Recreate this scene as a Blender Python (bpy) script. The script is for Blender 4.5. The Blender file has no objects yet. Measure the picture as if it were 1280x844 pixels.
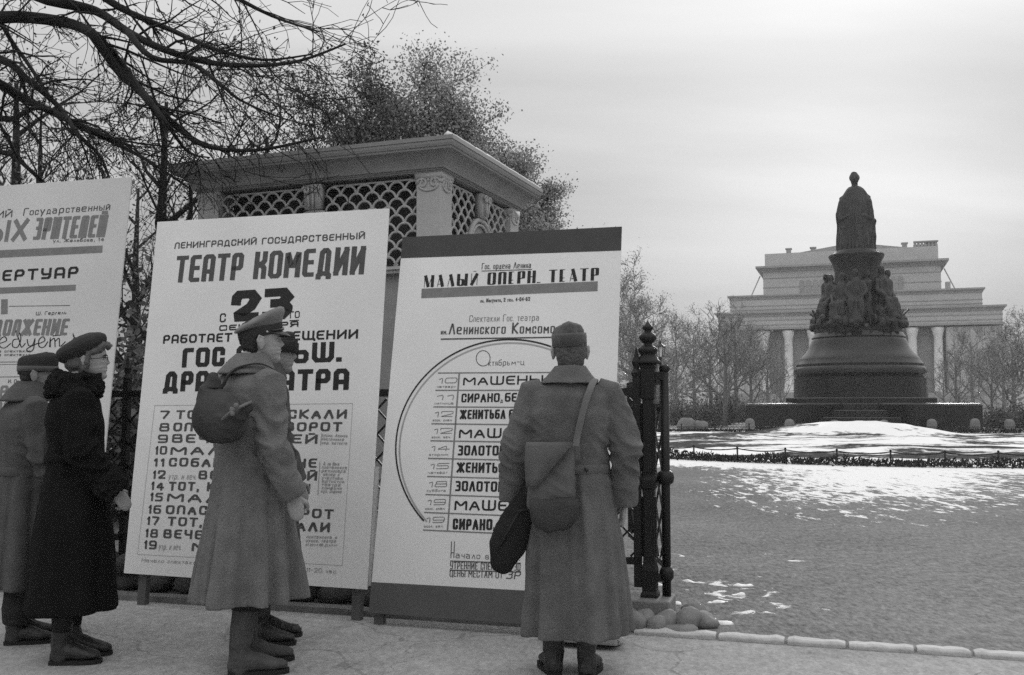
import bpy, bmesh, math, random
import numpy as np
from mathutils import Vector, Matrix, noise as mnoise

# ------------------------------------------------------------------ camera, sky, sun, exposure
scene = bpy.context.scene
COL = scene.collection
CAM_H = 1.33
PITCH = math.atan(84 / 1244.4)
FOC = 1244.4                      # focal length in photo pixels (35 mm lens)
cam_data = bpy.data.cameras.new('camera')
cam_data.lens = 35.0
cam_data.sensor_width = 36.0
cam_data.clip_start = 0.1
cam_data.clip_end = 900
cam = bpy.data.objects.new('camera', cam_data)
COL.objects.link(cam)
cam.location = (0, 0, CAM_H)
cam.rotation_euler = (math.pi / 2 + PITCH, 0, 0)
scene.camera = cam

SUN_EL = math.radians(16)
SUN_AZ = math.radians(19)         # clockwise from +Y: behind the monument, through thin cloud
world = bpy.data.worlds.new('World')
scene.world = world
world.use_nodes = True
wn = world.node_tree
wn.nodes.clear()


def wnode(t, **kw):
    n = wn.nodes.new(t)
    for k, v in kw.items():
        setattr(n, k, v)
    return n


def wmath(op, a, b=None, c=None):
    n = wnode('ShaderNodeMath', operation=op)
    for i, v in enumerate((a, b, c)):
        if v is None:
            continue
        if isinstance(v, (int, float)):
            n.inputs[i].default_value = v
        else:
            wn.links.new(v, n.inputs[i])
    return n.outputs[0]


w_out = wnode('ShaderNodeOutputWorld')
w_bg = wnode('ShaderNodeBackground')
w_bg.inputs['Strength'].default_value = 0.1
w_sky = wnode('ShaderNodeTexSky', sky_type='NISHITA')
w_sky.sun_disc = False
w_sky.sun_elevation = SUN_EL
w_sky.sun_rotation = SUN_AZ
w_sky.dust_density = 3.0
w_bw = wnode('ShaderNodeRGBToBW')
wn.links.new(w_sky.outputs[0], w_bw.inputs[0])
w_tc = wnode('ShaderNodeTexCoord')
w_sep = wnode('ShaderNodeSeparateXYZ')
wn.links.new(w_tc.outputs['Generated'], w_sep.inputs[0])
zc = wmath('MAXIMUM', w_sep.outputs[2], 0.0)
zp = wmath('ADD', zc, 0.16)
w_comb = wnode('ShaderNodeCombineXYZ')
wn.links.new(wmath('DIVIDE', w_sep.outputs[0], zp), w_comb.inputs[0])
wn.links.new(wmath('DIVIDE', w_sep.outputs[1], zp), w_comb.inputs[1])
w_map = wnode('ShaderNodeMapping')
w_map.inputs['Rotation'].default_value = (0, 0, math.radians(-38))
w_map.inputs['Scale'].default_value = (0.35, 1.0, 1.0)
w_map.inputs['Location'].default_value = (1.7, 0.6, 0)
wn.links.new(w_comb.outputs[0], w_map.inputs['Vector'])
w_noise = wnode('ShaderNodeTexNoise')
w_noise.inputs['Scale'].default_value = 1.25
w_noise.inputs['Detail'].default_value = 5
w_noise.inputs['Roughness'].default_value = 0.5
w_noise.inputs['Distortion'].default_value = 0.3
wn.links.new(w_map.outputs[0], w_noise.inputs['Vector'])
cl = wmath('SUBTRACT', w_noise.outputs['Fac'], 0.5)
# overcast: zenith brighter than the horizon, plus an added lift behind the camera to brighten the board fronts
over = wmath('MULTIPLY_ADD', zc, 11.0, 1.55)
north = wmath('MULTIPLY_ADD', wmath('MAXIMUM', wmath('MULTIPLY', w_sep.outputs[1], -1.0), 0.0), 1.5, over)
cloud = wmath('MULTIPLY', north, wmath('MULTIPLY_ADD', cl, 1.35, 1.0))
tot = wmath('MULTIPLY_ADD', w_bw.outputs[0], 0.060, cloud)
wn.links.new(tot, w_bg.inputs['Color'])
wn.links.new(w_bg.outputs[0], w_out.inputs['Surface'])

sun_d = bpy.data.lights.new('sun', 'SUN')
sun_d.energy = 1.5
sun_d.angle = math.radians(14)
sun_d.color = (1.0, 1.0, 1.0)
sun_o = bpy.data.objects.new('sun', sun_d)
COL.objects.link(sun_o)
sv = Vector((math.sin(SUN_AZ) * math.cos(SUN_EL), math.cos(SUN_AZ) * math.cos(SUN_EL), math.sin(SUN_EL)))
sun_o.rotation_euler = sv.to_track_quat('Z', 'Y').to_euler()

scene.view_settings.view_transform = 'Standard'
scene.view_settings.look = 'None'
scene.view_settings.exposure = 0.2
scene.view_settings.gamma = 1.0
scene.view_settings.use_curve_mapping = False
scene.render.engine = 'CYCLES'
scene.cycles.max_bounces = 6
scene.cycles.diffuse_bounces = 3
scene.cycles.glossy_bounces = 2
scene.cycles.volume_bounces = 1
scene.cycles.use_denoising = False
scene.cycles.use_adaptive_sampling = False
scene.render.filter_size = 1.5


# ------------------------------------------------------------------ helpers
def ray(px, py):
    c, s = math.cos(PITCH), math.sin(PITCH)
    x, y = (px - 640) / FOC, -(py - 422) / FOC
    return Vector((x, c - s * y, s + c * y))


def at(px, py, Y):
    """world point at distance Y seen at a place measured on the photograph"""
    r = ray(px, py)
    return Vector((0, 0, CAM_H)) + r * (Y / r.y)


def hgt(py, Y):
    return at(640, py, Y).z


def tag(o, label=None, cat=None, group=None, kind=None):
    if label:
        o['label'] = label
    if cat:
        o['category'] = cat
    if group:
        o['group'] = group
    if kind:
        o['kind'] = kind
    return o


def empty(name, loc=(0, 0, 0), rz=0.0):
    o = bpy.data.objects.new(name, None)
    o.empty_display_size = 0.2
    COL.objects.link(o)
    o.location = loc
    o.rotation_euler = (0, 0, rz)
    return o


def link_mesh(name, me, parent=None):
    o = bpy.data.objects.new(name, me)
    COL.objects.link(o)
    if parent is not None:
        o.parent = parent
    return o


def copy_tree(o, parent=None):
    c = o.copy()
    COL.objects.link(c)
    if parent is not None:
        c.parent = parent
    for ch in list(o.children):
        copy_tree(ch, c)
    return c


def unit(v):
    return v / max(1e-9, v.length)


class MB:
    """collects raw geometry for one mesh"""
    def __init__(self):
        self.v, self.f = [], []

    def add(self, vs, fs):
        b = len(self.v)
        self.v.extend([tuple(p) for p in vs])
        self.f.extend([tuple(b + i for i in f) for f in fs])

    def box(self, c, s, rz=0.0, M=None, taper=1.0):
        x, y, z = s[0] / 2, s[1] / 2, s[2] / 2
        ps = []
        for sz in (-1, 1):
            k = taper if sz > 0 else 1.0
            for sx, sy in ((-1, -1), (1, -1), (1, 1), (-1, 1)):
                ps.append(Vector((sx * x * k, sy * y * k, sz * z)))
        R = Matrix.Rotation(rz, 3, 'Z') if M is None else M
        c = Vector(c)
        self.add([c + R @ p for p in ps],
                 [(3, 2, 1, 0), (4, 5, 6, 7), (0, 1, 5, 4), (1, 2, 6, 5), (2, 3, 7, 6), (3, 0, 4, 7)])

    def bar(self, a, b, w, t=None):
        """rectangular bar from a to b"""
        a, b = Vector(a), Vector(b)
        t = w if t is None else t
        d = unit(b - a)
        up = Vector((0, 0, 1)) if abs(d.z) < 0.9 else Vector((0, 1, 0))
        s = unit(d.cross(up))
        u = s.cross(d)
        M = Matrix((s, d, u)).transposed()
        self.box((a + b) / 2, (w, (b - a).length, t), M=M)

    def loft(self, rings, cap=True):
        n = len(rings[0])
        b = len(self.v)
        for r in rings:
            self.v.extend([tuple(p) for p in r])
        for i in range(len(rings) - 1):
            for j in range(n):
                k = (j + 1) % n
                self.f.append((b + i * n + j, b + i * n + k, b + (i + 1) * n + k, b + (i + 1) * n + j))
        if cap:
            for idx, fl in ((0, True), (len(rings) - 1, False)):
                c = [sum(p[q] for p in rings[idx]) / n for q in range(3)]
                ci = len(self.v)
                self.v.append(tuple(c))
                for j in range(n):
                    k = (j + 1) % n
                    t = (b + idx * n + j, b + idx * n + k, ci)
                    self.f.append(t[::-1] if fl else t)

    def tube(self, pts, rad, n=10, round_caps=False, flat=None, cap=True):
        """swept tube; flat=(axis, k) squashes the section along an axis"""
        pts = [Vector(p) for p in pts]
        if isinstance(rad, (int, float)):
            rad = [rad] * len(pts)
        if round_caps:
            d0, d1 = unit(pts[0] - pts[1]), unit(pts[-1] - pts[-2])
            P0, R0, P1, R1 = [], [], [], []
            for a in (80, 55, 28):
                a = math.radians(a)
                P0.append(pts[0] + d0 * rad[0] * math.sin(a)); R0.append(rad[0] * math.cos(a))
                P1.insert(0, pts[-1] + d1 * rad[-1] * math.sin(a)); R1.insert(0, rad[-1] * math.cos(a))
            pts, rad = P0 + pts + P1, R0 + list(rad) + R1
        rings = []
        prev = None
        for i, p in enumerate(pts):
            if i == 0:
                d = pts[1] - pts[0]
            elif i == len(pts) - 1:
                d = pts[-1] - pts[-2]
            else:
                d = unit(pts[i + 1] - p) + unit(p - pts[i - 1])
            d = unit(d) if d.length > 1e-9 else Vector((0, 0, 1))
            if prev is None:
                ref = Vector((0, 0, 1)) if abs(d.z) < 0.9 else Vector((1, 0, 0))
                s = unit(d.cross(ref))
            else:
                s = prev - d * prev.dot(d)
                s = unit(s) if s.length > 1e-6 else unit(d.cross(Vector((1, 0.3, 0))))
            prev = s
            u = d.cross(s)
            ring = []
            for j in range(n):
                a = 2 * math.pi * j / n
                o = s * (math.cos(a) * rad[i]) + u * (math.sin(a) * rad[i])
                if flat is not None:
                    ax, k = flat
                    o = o + ax * (o.dot(ax) * (k - 1))
                ring.append(p + o)
            rings.append(ring)
        self.loft(rings, cap)

    def lathe(self, prof, n=32, c=(0, 0, 0), sq=False, cap=True, rot=0.0):
        """prof = [(r, z)]; sq=True makes a square section"""
        rings = []
        for r, z in prof:
            if sq:
                k = r
                ring = [(c[0] + x * k, c[1] + y * k, c[2] + z) for x, y in ((-1, -1), (1, -1), (1, 1), (-1, 1))]
                if rot:
                    cr, sr = math.cos(rot), math.sin(rot)
                    ring = [(c[0] + (x - c[0]) * cr - (y - c[1]) * sr, c[1] + (x - c[0]) * sr + (y - c[1]) * cr, q) for x, y, q in ring]
            else:
                ring = [(c[0] + r * math.cos(2 * math.pi * j / n + rot), c[1] + r * math.sin(2 * math.pi * j / n + rot), c[2] + z)
                        for j in range(n)]
            rings.append(ring)
        self.loft(rings, cap)

    def ball(self, c, r, n=14, M=None):
        if isinstance(r, (int, float)):
            r = (r, r, r)
        rings = []
        m = max(5, n // 2)
        c = Vector(c)
        for i in range(1, m):
            a = math.pi * i / m - math.pi / 2
            ring = []
            for j in range(n):
                b = 2 * math.pi * j / n
                p = Vector((r[0] * math.cos(a) * math.cos(b), r[1] * math.cos(a) * math.sin(b), r[2] * math.sin(a)))
                ring.append(c + (M @ p if M is not None else p))
            rings.append(ring)
        self.loft(rings)

    def mesh(self, name, smooth=False):
        me = bpy.data.meshes.new(name)
        me.from_pydata(self.v, [], self.f)
        me.update()
        if smooth:
            me.polygons.foreach_set('use_smooth', [True] * len(me.polygons))
        return me

    def build(self, name, material, parent=None, smooth=False, bevel=0.0, auto=None):
        me = self.mesh(name, smooth)
        o = link_mesh(name, me, parent)
        if material is not None:
            me.materials.append(material)
        if bevel:
            b = o.modifiers.new('bevel', 'BEVEL')
            b.width = bevel
            b.segments = 2
            b.limit_method = 'ANGLE'
        if auto:
            bm = bmesh.new(); bm.from_mesh(me)
            for e in bm.edges:
                if len(e.link_faces) == 2 and e.calc_face_angle(0) > math.radians(auto):
                    e.smooth = False
            for f in bm.faces:
                f.smooth = True
            bm.to_mesh(me); bm.free()
        return o


def jitter_mesh(me, amp, scale, seed=0.0, anis=(1, 1, 1)):
    n = len(me.vertices)
    co = np.empty(n * 3, np.float32)
    me.vertices.foreach_get('co', co)
    no = np.empty(n * 3, np.float32)
    me.vertex_normals.foreach_get('vector', no)
    co = co.reshape(-1, 3); no = no.reshape(-1, 3)
    d = np.array([mnoise.noise((p[0] * scale * anis[0] + seed, p[1] * scale * anis[1] + seed * 1.7, p[2] * scale * anis[2])) for p in co], np.float32)
    co += no * (d * amp)[:, None]
    me.vertices.foreach_set('co', co.ravel())
    me.update()


def voxel(mb, name, size, smooth=2, fac=0.5):
    """one continuous surface out of overlapping closed pieces"""
    me = mb.mesh(name)
    o = bpy.data.objects.new('temporary', me)
    COL.objects.link(o)
    r = o.modifiers.new('r', 'REMESH')
    r.mode = 'VOXEL'
    r.voxel_size = size
    r.use_smooth_shade = True
    if smooth:
        s = o.modifiers.new('s', 'SMOOTH')
        s.factor = fac
        s.iterations = smooth
    dg = bpy.context.evaluated_depsgraph_get()
    out = bpy.data.meshes.new_from_object(o.evaluated_get(dg))
    out.name = name
    bpy.data.objects.remove(o)
    bpy.data.meshes.remove(me)
    out.polygons.foreach_set('use_smooth', [True] * len(out.polygons))
    return out


# ------------------------------------------------------------------ materials (black and white photograph: neutral greys)
def mat(name, g, rough=0.8, var=0.0, vscale=3.0, bump=0.0, bscale=60.0, fine=0.0, fscale=150.0, spec=0.3, metal=0.0,
        anis=None, sheen=0.0, streak=0.0):
    m = bpy.data.materials.new(name)
    m.use_nodes = True
    nt = m.node_tree
    b = nt.nodes['Principled BSDF']
    b.inputs['Roughness'].default_value = rough
    b.inputs['Specular IOR Level'].default_value = spec
    b.inputs['Metallic'].default_value = metal
    b.inputs['Base Color'].default_value = (g, g, g, 1)
    if sheen:
        b.inputs['Sheen Weight'].default_value = sheen
        b.inputs['Sheen Roughness'].default_value = 0.6
    tc = nt.nodes.new('ShaderNodeTexCoord')
    vec = tc.outputs['Object']
    if anis:
        mp = nt.nodes.new('ShaderNodeMapping')
        mp.inputs['Scale'].default_value = anis
        nt.links.new(vec, mp.inputs['Vector'])
        vec = mp.outputs[0]

    def nz(scale, detail=4):
        n = nt.nodes.new('ShaderNodeTexNoise')
        n.inputs['Scale'].default_value = scale
        n.inputs['Detail'].default_value = detail
        nt.links.new(vec, n.inputs['Vector'])
        return n.outputs['Fac']

    def mth(op, a, c):
        n = nt.nodes.new('ShaderNodeMath')
        n.operation = op
        for i, v in enumerate((a, c)):
            if isinstance(v, (int, float)):
                n.inputs[i].default_value = v
            else:
                nt.links.new(v, n.inputs[i])
        return n.outputs[0]

    fac = None
    for amt, sc in ((var, vscale), (fine, fscale)):
        if amt:
            t = mth('ADD', mth('MULTIPLY', mth('SUBTRACT', nz(sc), 0.5), 2.6 * amt), 1.0)
            fac = t if fac is None else mth('MULTIPLY', fac, t)
    if fac is not None:
        comb = nt.nodes.new('ShaderNodeCombineColor')
        v = mth('MAXIMUM', mth('MULTIPLY', fac, g), 0.004)
        for i in range(3):
            nt.links.new(v, comb.inputs[i])
        nt.links.new(comb.outputs[0], b.inputs['Base Color'])
    if bump:
        bp = nt.nodes.new('ShaderNodeBump')
        bp.inputs['Strength'].default_value = bump
        bp.inputs['Distance'].default_value = 0.02
        nt.links.new(nz(bscale), bp.inputs['Height'])
        nt.links.new(bp.outputs[0], b.inputs['Normal'])
    return m


M = {
    'paper': mat('paper', 0.76, 0.75, 0.13, 1.3, 0.05, 30, 0.05, 220),
    'paper_grey': mat('paper_grey', 0.62, 0.75, 0.13, 1.3, 0.05, 30, 0.05, 220),
    'wood': mat('wood', 0.3, 0.8, 0.25, 6, 0.2, 40, anis=(1, 1, 6)),
    'ink': mat('ink', 0.02, 0.6, 0.2, 20),
    'ink_grey': mat('ink_grey', 0.085, 0.7, 0.25, 14, fine=0.2, fscale=90),
    'ink_mid': mat('ink_mid', 0.20, 0.7, 0.2, 14, fine=0.2, fscale=90),
    'ink_pale': mat('ink_pale', 0.36, 0.7, 0.15, 14),
    'band': mat('band', 0.06, 0.7, 0.2, 5, fine=0.12, fscale=120),
    'band_low': mat('band_low', 0.10, 0.75, 0.2, 5, fine=0.15, fscale=120),
    'iron': mat('iron', 0.012, 0.5, 0.3, 12, 0.15, 90, spec=0.3),
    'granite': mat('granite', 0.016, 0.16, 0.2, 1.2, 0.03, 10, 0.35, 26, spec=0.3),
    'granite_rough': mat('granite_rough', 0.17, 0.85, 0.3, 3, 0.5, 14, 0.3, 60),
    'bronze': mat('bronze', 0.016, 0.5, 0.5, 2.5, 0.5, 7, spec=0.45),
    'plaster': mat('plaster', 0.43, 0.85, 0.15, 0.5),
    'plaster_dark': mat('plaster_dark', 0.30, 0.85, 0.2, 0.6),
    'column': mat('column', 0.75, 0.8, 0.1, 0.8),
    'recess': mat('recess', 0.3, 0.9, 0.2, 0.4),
    'kiosk': mat('kiosk', 0.26, 0.7, 0.18, 4, 0.1, 60, 0.1, 90),
    'kiosk_light': mat('kiosk_light', 0.42, 0.7, 0.12, 6, 0.1, 60, 0.1, 90),
    'kiosk_shade': mat('kiosk_shade', 0.05, 0.9, 0.7, 3.5),
    'tin': mat('tin', 0.25, 0.5, 0.2, 3),
    'snow': mat('snow', 0.86, 0.7, 0.06, 3, 0.5, 14),
    'stone': mat('stone', 0.2, 0.85, 0.35, 6, 0.5, 25, 0.2, 80),
    'rubble': mat('rubble', 0.10, 0.9, 0.4, 6, 0.6, 22, 0.2, 70),
    'kerb': mat('kerb', 0.45, 0.85, 0.2, 5, 0.4, 30, 0.15, 90),
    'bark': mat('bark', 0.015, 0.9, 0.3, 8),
    'bark_hazed': mat('bark_hazed', 0.16, 0.9, 0.3, 2),  # distant bark, lightened so its colour carries haze
    'leaf': mat('leaf', 0.32, 0.7, 0.5, 1.3),  # grey raised to stand for backlight coming through the leaves
    'leaf_dark': mat('leaf_dark', 0.15, 0.7, 0.5, 1.3),
    'shrub': mat('shrub', 0.11, 0.9, 0.5, 3),
    'hedge': mat('hedge', 0.03, 0.9, 0.6, 6),
    'glass': mat('glass', 0.5, 0.2),
    'pane': mat('pane', 0.07, 0.25, spec=0.5),
    'wool': mat('wool', 0.122, 0.95, 0.35, 9, 0.7, 190, 0.5, 170, sheen=0.12, spec=0.15),
    'wool_officer': mat('wool_officer', 0.15, 0.95, 0.35, 9, 0.7, 190, 0.5, 170, sheen=0.12, spec=0.15),
    'wool_man': mat('wool_man', 0.075, 0.95, 0.35, 9, 0.7, 190, 0.5, 170, sheen=0.1, spec=0.15),
    'wool_black': mat('wool_black', 0.009, 0.95, 0.3, 7, 0.4, 190, 0.4, 170, spec=0.1),
    'fur': mat('fur', 0.018, 1.0, 0.5, 30, 1.0, 180, spec=0.1),
    'trouser': mat('trouser', 0.03, 0.95, 0.3, 9, 0.5, 120, spec=0.15),
    'leather': mat('leather', 0.022, 0.45, 0.4, 14, 0.35, 60, spec=0.5),
    'boot_worn': mat('boot_worn', 0.06, 0.7, 0.4, 12, 0.4, 50, spec=0.3),
    'sole': mat('sole', 0.015, 0.8),
    'canvas': mat('canvas', 0.12, 0.95, 0.25, 9, 0.6, 200, 0.25, 200, spec=0.15),
    'canvas_mid': mat('canvas_mid', 0.06, 0.95, 0.3, 9, 0.6, 160, 0.3, 160, spec=0.15),
    'canvas_dark': mat('canvas_dark', 0.025, 0.95, 0.3, 9, 0.6, 160, 0.3, 160, spec=0.15),
    'strap': mat('strap', 0.15, 0.9, 0.2, 12, 0.4, 200),
    'strap_dark': mat('strap_dark', 0.02, 0.7, 0.2, 12),
    'skin': mat('skin', 0.33, 0.6, 0.12, 18, 0.15, 120, spec=0.35),
    'skin_dark': mat('skin_dark', 0.24, 0.6, 0.15, 18, 0.15, 120, spec=0.35),
    'hair': mat('hair', 0.03, 0.8, 0.4, 40, 0.6, 160),
    'hair_fair': mat('hair_fair', 0.11, 0.8, 0.4, 40, 0.6, 160),
    'cap_officer': mat('cap_officer', 0.14, 0.9, 0.2, 12, 0.4, 260, 0.25, 260, sheen=0.2),
    'cap_soldier': mat('cap_soldier', 0.075, 0.95, 0.25, 12, 0.4, 260, 0.25, 260, sheen=0.2),
    'cap_dark': mat('cap_dark', 0.035, 0.95, 0.3, 12, 0.5, 200, 0.25, 200),
    'eye': mat('eye', 0.35, 0.3),
    'iris': mat('iris', 0.01, 0.3),
    'brass': mat('brass', 0.5, 0.35, spec=0.6),
    'glove': mat('glove', 0.05, 0.8, 0.3, 20, 0.4, 120),
}

# ------------------------------------------------------------------ the setting: ground, garden, pavement
def node_mat(name):
    m = bpy.data.materials.new(name)
    m.use_nodes = True
    nt = m.node_tree
    b = nt.nodes['Principled BSDF']

    class N:
        pass
    k = N()
    k.nt, k.b = nt, b

    def new(t, **kw):
        n = nt.nodes.new(t)
        for a, v in kw.items():
            setattr(n, a, v)
        return n

    def mth(op, a, c=None, d=None, clamp=False):
        n = new('ShaderNodeMath', operation=op)
        n.use_clamp = clamp
        for i, v in enumerate((a, c, d)):
            if v is None:
                continue
            if isinstance(v, (int, float)):
                n.inputs[i].default_value = v
            else:
                nt.links.new(v, n.inputs[i])
        return n.outputs[0]
    geo = new('ShaderNodeNewGeometry')
    sep = new('ShaderNodeSeparateXYZ')
    nt.links.new(geo.outputs['Position'], sep.inputs[0])
    k.x, k.y, k.z = sep.outputs
    k.pos = geo.outputs['Position']

    def nz(scale, detail=4, rough=0.5, scl=(1, 1, 1), dist=0.0, loc=(0, 0, 0)):
        mp = new('ShaderNodeMapping')
        mp.inputs['Scale'].default_value = scl
        mp.inputs['Location'].default_value = loc
        nt.links.new(k.pos, mp.inputs['Vector'])
        n = new('ShaderNodeTexNoise')
        n.inputs['Scale'].default_value = scale
        n.inputs['Detail'].default_value = detail
        n.inputs['Roughness'].default_value = rough
        n.inputs['Distortion'].default_value = dist
        nt.links.new(mp.outputs[0], n.inputs['Vector'])
        return n.outputs['Fac']

    def step(v, lo, hi):
        n = new('ShaderNodeMapRange')
        n.interpolation_type = 'SMOOTHSTEP'
        n.inputs['From Min'].default_value = lo
        n.inputs['From Max'].default_value = hi
        nt.links.new(v, n.inputs['Value'])
        return n.outputs[0]

    def grey(v):
        c = new('ShaderNodeCombineColor')
        for i in range(3):
            nt.links.new(v, c.inputs[i])
        nt.links.new(c.outputs[0], b.inputs['Base Color'])

    def lerp(f, a, c):
        return mth('ADD', mth('MULTIPLY', f, c), mth('MULTIPLY', mth('SUBTRACT', 1.0, f), a))

    def bump(h, strength, dist):
        n = new('ShaderNodeBump')
        n.inputs['Strength'].default_value = strength
        n.inputs['Distance'].default_value = dist
        nt.links.new(h, n.inputs['Height'])
        nt.links.new(n.outputs[0], b.inputs['Normal'])
    k.new, k.mth, k.nz, k.step, k.grey, k.lerp, k.bump = new, mth, nz, step, grey, lerp, bump
    b.inputs['Specular IOR Level'].default_value = 0.0
    b.inputs['Roughness'].default_value = 1.0
    return m, k


def dist2(k, cx, cy, rx, ry):
    a = k.mth('DIVIDE', k.mth('SUBTRACT', k.x, cx), rx)
    c = k.mth('DIVIDE', k.mth('SUBTRACT', k.y, cy), ry)
    return k.mth('SQRT', k.mth('ADD', k.mth('MULTIPLY', a, a), k.mth('MULTIPLY', c, c)))


def dist2t(k, cx, cy, rx, ry):
    a = k.mth('DIVIDE', k.mth('SUBTRACT', k.x, k.mth('MULTIPLY', k.y, 0.37)), rx)
    c = k.mth('DIVIDE', k.mth('SUBTRACT', k.y, cy), ry)
    return k.mth('SQRT', k.mth('ADD', k.mth('MULTIPLY', a, a), k.mth('MULTIPLY', c, c)))


# gravel of the garden, with thin snow lying in front of the flower bed
m_ground, k = node_mat('gravel')
base = k.mth('MULTIPLY_ADD', k.mth('SUBTRACT', k.nz(0.5, 5), 0.5), 0.16, 0.215)
base = k.mth('ADD', base, k.mth('MULTIPLY', k.mth('SUBTRACT', k.nz(30, 3, 0.75, (1, 0.4, 1)), 0.5), 0.45))
base = k.mth('ADD', base, k.mth('MULTIPLY', k.mth('SUBTRACT', k.nz(11, 3, 0.7, (1, 0.5, 1)), 0.5), 0.08))
base = k.mth('ADD', base, k.mth('MULTIPLY', k.mth('SUBTRACT', k.nz(7, 4, 0.65), 0.5), 0.2))
base = k.mth('MAXIMUM', base, 0.03)
lie = k.mth('SUBTRACT', 1.0, dist2t(k, 0.0, 19.6, 3.5, 8.6))
lie2 = k.mth('SUBTRACT', 1.0, dist2(k, 11.0, 35.0, 14.2, 16.9))
lie = k.mth('MINIMUM', k.mth('MULTIPLY', lie, 0.75), k.mth('MULTIPLY', lie, 7.0))
lie = k.mth('MAXIMUM', lie, k.mth('MULTIPLY', lie2, 5.0))
far = k.mth('MULTIPLY_ADD', k.step(k.y, 24, 46), 3.15, -3.0)
lie = k.mth('MAXIMUM', lie, far)
pat = k.mth('ADD', k.mth('MULTIPLY', k.mth('SUBTRACT', k.nz(2.2, 5, 0.65, (1.6, 0.5, 1), 0.5), 0.5), 1.7),
            k.mth('MULTIPLY', k.mth('SUBTRACT', k.nz(7.0, 4, 0.65, (1.5, 0.42, 1), 0.4), 0.5), 1.9))
snow = k.step(k.mth('ADD', k.mth('MULTIPLY', lie, 1.3), pat), 0.25, 0.45)
snow = k.mth('MULTIPLY', snow, k.step(lie, -1.3, -0.25))
near = k.mth('SUBTRACT', 1.0, dist2(k, 1.55, 7.0, 0.9, 1.5))
near2 = k.mth('SUBTRACT', 1.0, dist2(k, -1.5, 8.6, 7.0, 1.7))
near = k.mth('MAXIMUM', near, near2)
pn = k.mth('MULTIPLY', k.mth('SUBTRACT', k.nz(4.5, 5, 0.6, (1, 1, 1), 0.8, (3, 1, 0)), 0.5), 3.2)
snow2 = k.step(k.mth('ADD', k.mth('MULTIPLY', near, 0.8), pn), 0.78, 0.98)
snow = k.mth('MAXIMUM', snow, snow2)
k.grey(k.lerp(snow, base, 0.82))
k.bump(k.mth('ADD', k.mth('MULTIPLY', snow, 0.6), k.mth('MULTIPLY', k.nz(40, 4, 0.7), 0.5)), 0.8, 0.03)

g = MB()
g.add([(-240, -14, 0), (280, -14, 0), (280, 262, 0), (-240, 262, 0)], [(0, 1, 2, 3)])
go = g.build('ground', m_ground)
tag(go, kind='structure')

# line of the fence and kerb
DV = Vector((0.9565, -0.2917, 0)).normalized()
NV = Vector((0.2917, 0.9565, 0)).normalized()
LINE0 = Vector((0.681, 5.944, 0))
FANG = math.atan2(DV.y, DV.x)


def on_line(s, n=0.0, z=0.0):
    p = LINE0 + DV * s + NV * n
    return Vector((p.x, p.y, z))


m_pave, k = node_mat('asphalt_pavement')
base = k.mth('MULTIPLY_ADD', k.mth('SUBTRACT', k.nz(0.9, 5, 0.6), 0.5), 0.24, 0.325)
base = k.mth('ADD', base, k.mth('MULTIPLY', k.mth('SUBTRACT', k.nz(70, 3, 0.7), 0.5), 0.34))
base = k.mth('ADD', base, k.mth('MULTIPLY', k.mth('SUBTRACT', k.nz(6, 4, 0.65), 0.5), 0.16))
base = k.mth('ADD', base, k.mth('MULTIPLY', k.mth('SUBTRACT', k.nz(26, 3, 0.7, (1, 0.5, 1)), 0.5), 0.3))
vor = k.new('ShaderNodeTexVoronoi', feature='DISTANCE_TO_EDGE')
vor.inputs['Scale'].default_value = 0.8
wob = k.new('ShaderNodeTexNoise')
wob.inputs['Scale'].default_value = 2.2
wob.inputs['Detail'].default_value = 5
k.nt.links.new(k.pos, wob.inputs['Vector'])
vm = k.new('ShaderNodeVectorMath', operation='MULTIPLY_ADD')
k.nt.links.new(wob.outputs['Color'], vm.inputs[0])
vm.inputs[1].default_value = (0.55, 0.55, 0)
k.nt.links.new(k.pos, vm.inputs[2])
k.nt.links.new(vm.outputs[0], vor.inputs['Vector'])
thick = k.mth('MULTIPLY', k.step(k.nz(1.1, 2), 0.38, 0.62), 0.008)
crack = k.mth('LESS_THAN', vor.outputs['Distance'], thick)
base = k.mth('MULTIPLY', base, k.mth('SUBTRACT', 1.0, k.mth('MULTIPLY', crack, 0.27)))
blot = k.step(k.nz(2.6, 3, 0.5, (1, 1, 1), 0.5, (9, 4, 0)), 0.64, 0.72)
base = k.mth('MULTIPLY', base, k.mth('SUBTRACT', 1.0, k.mth('MULTIPLY', blot, 0.18)))
k.grey(k.mth('MAXIMUM', base, 0.03))
k.bump(k.mth('SUBTRACT', k.mth('MULTIPLY', k.nz(60, 4, 0.7), 0.5), crack), 0.5, 0.01)
g = MB()
a, b_ = on_line(-34, -0.09, 0.004), on_line(34, -0.09, 0.004)
g.add([a - NV * 16, b_ - NV * 16, b_, a], [(0, 1, 2, 3)])
tag(g.build('pavement', m_pave), kind='structure')

# kerb stones: one thing each
rng = random.Random(4)
joint_px = [785, 886, 968, 1041, 1122, 1190, 1270, 1352]


def line_s_at(px):
    r = ray(px, 0)
    # intersect the vertical plane through this column with the kerb line
    t = r.x / r.y
    p, d = LINE0, DV
    s = (t * p.y - p.x) / (d.x - t * d.y)
    return s


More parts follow.
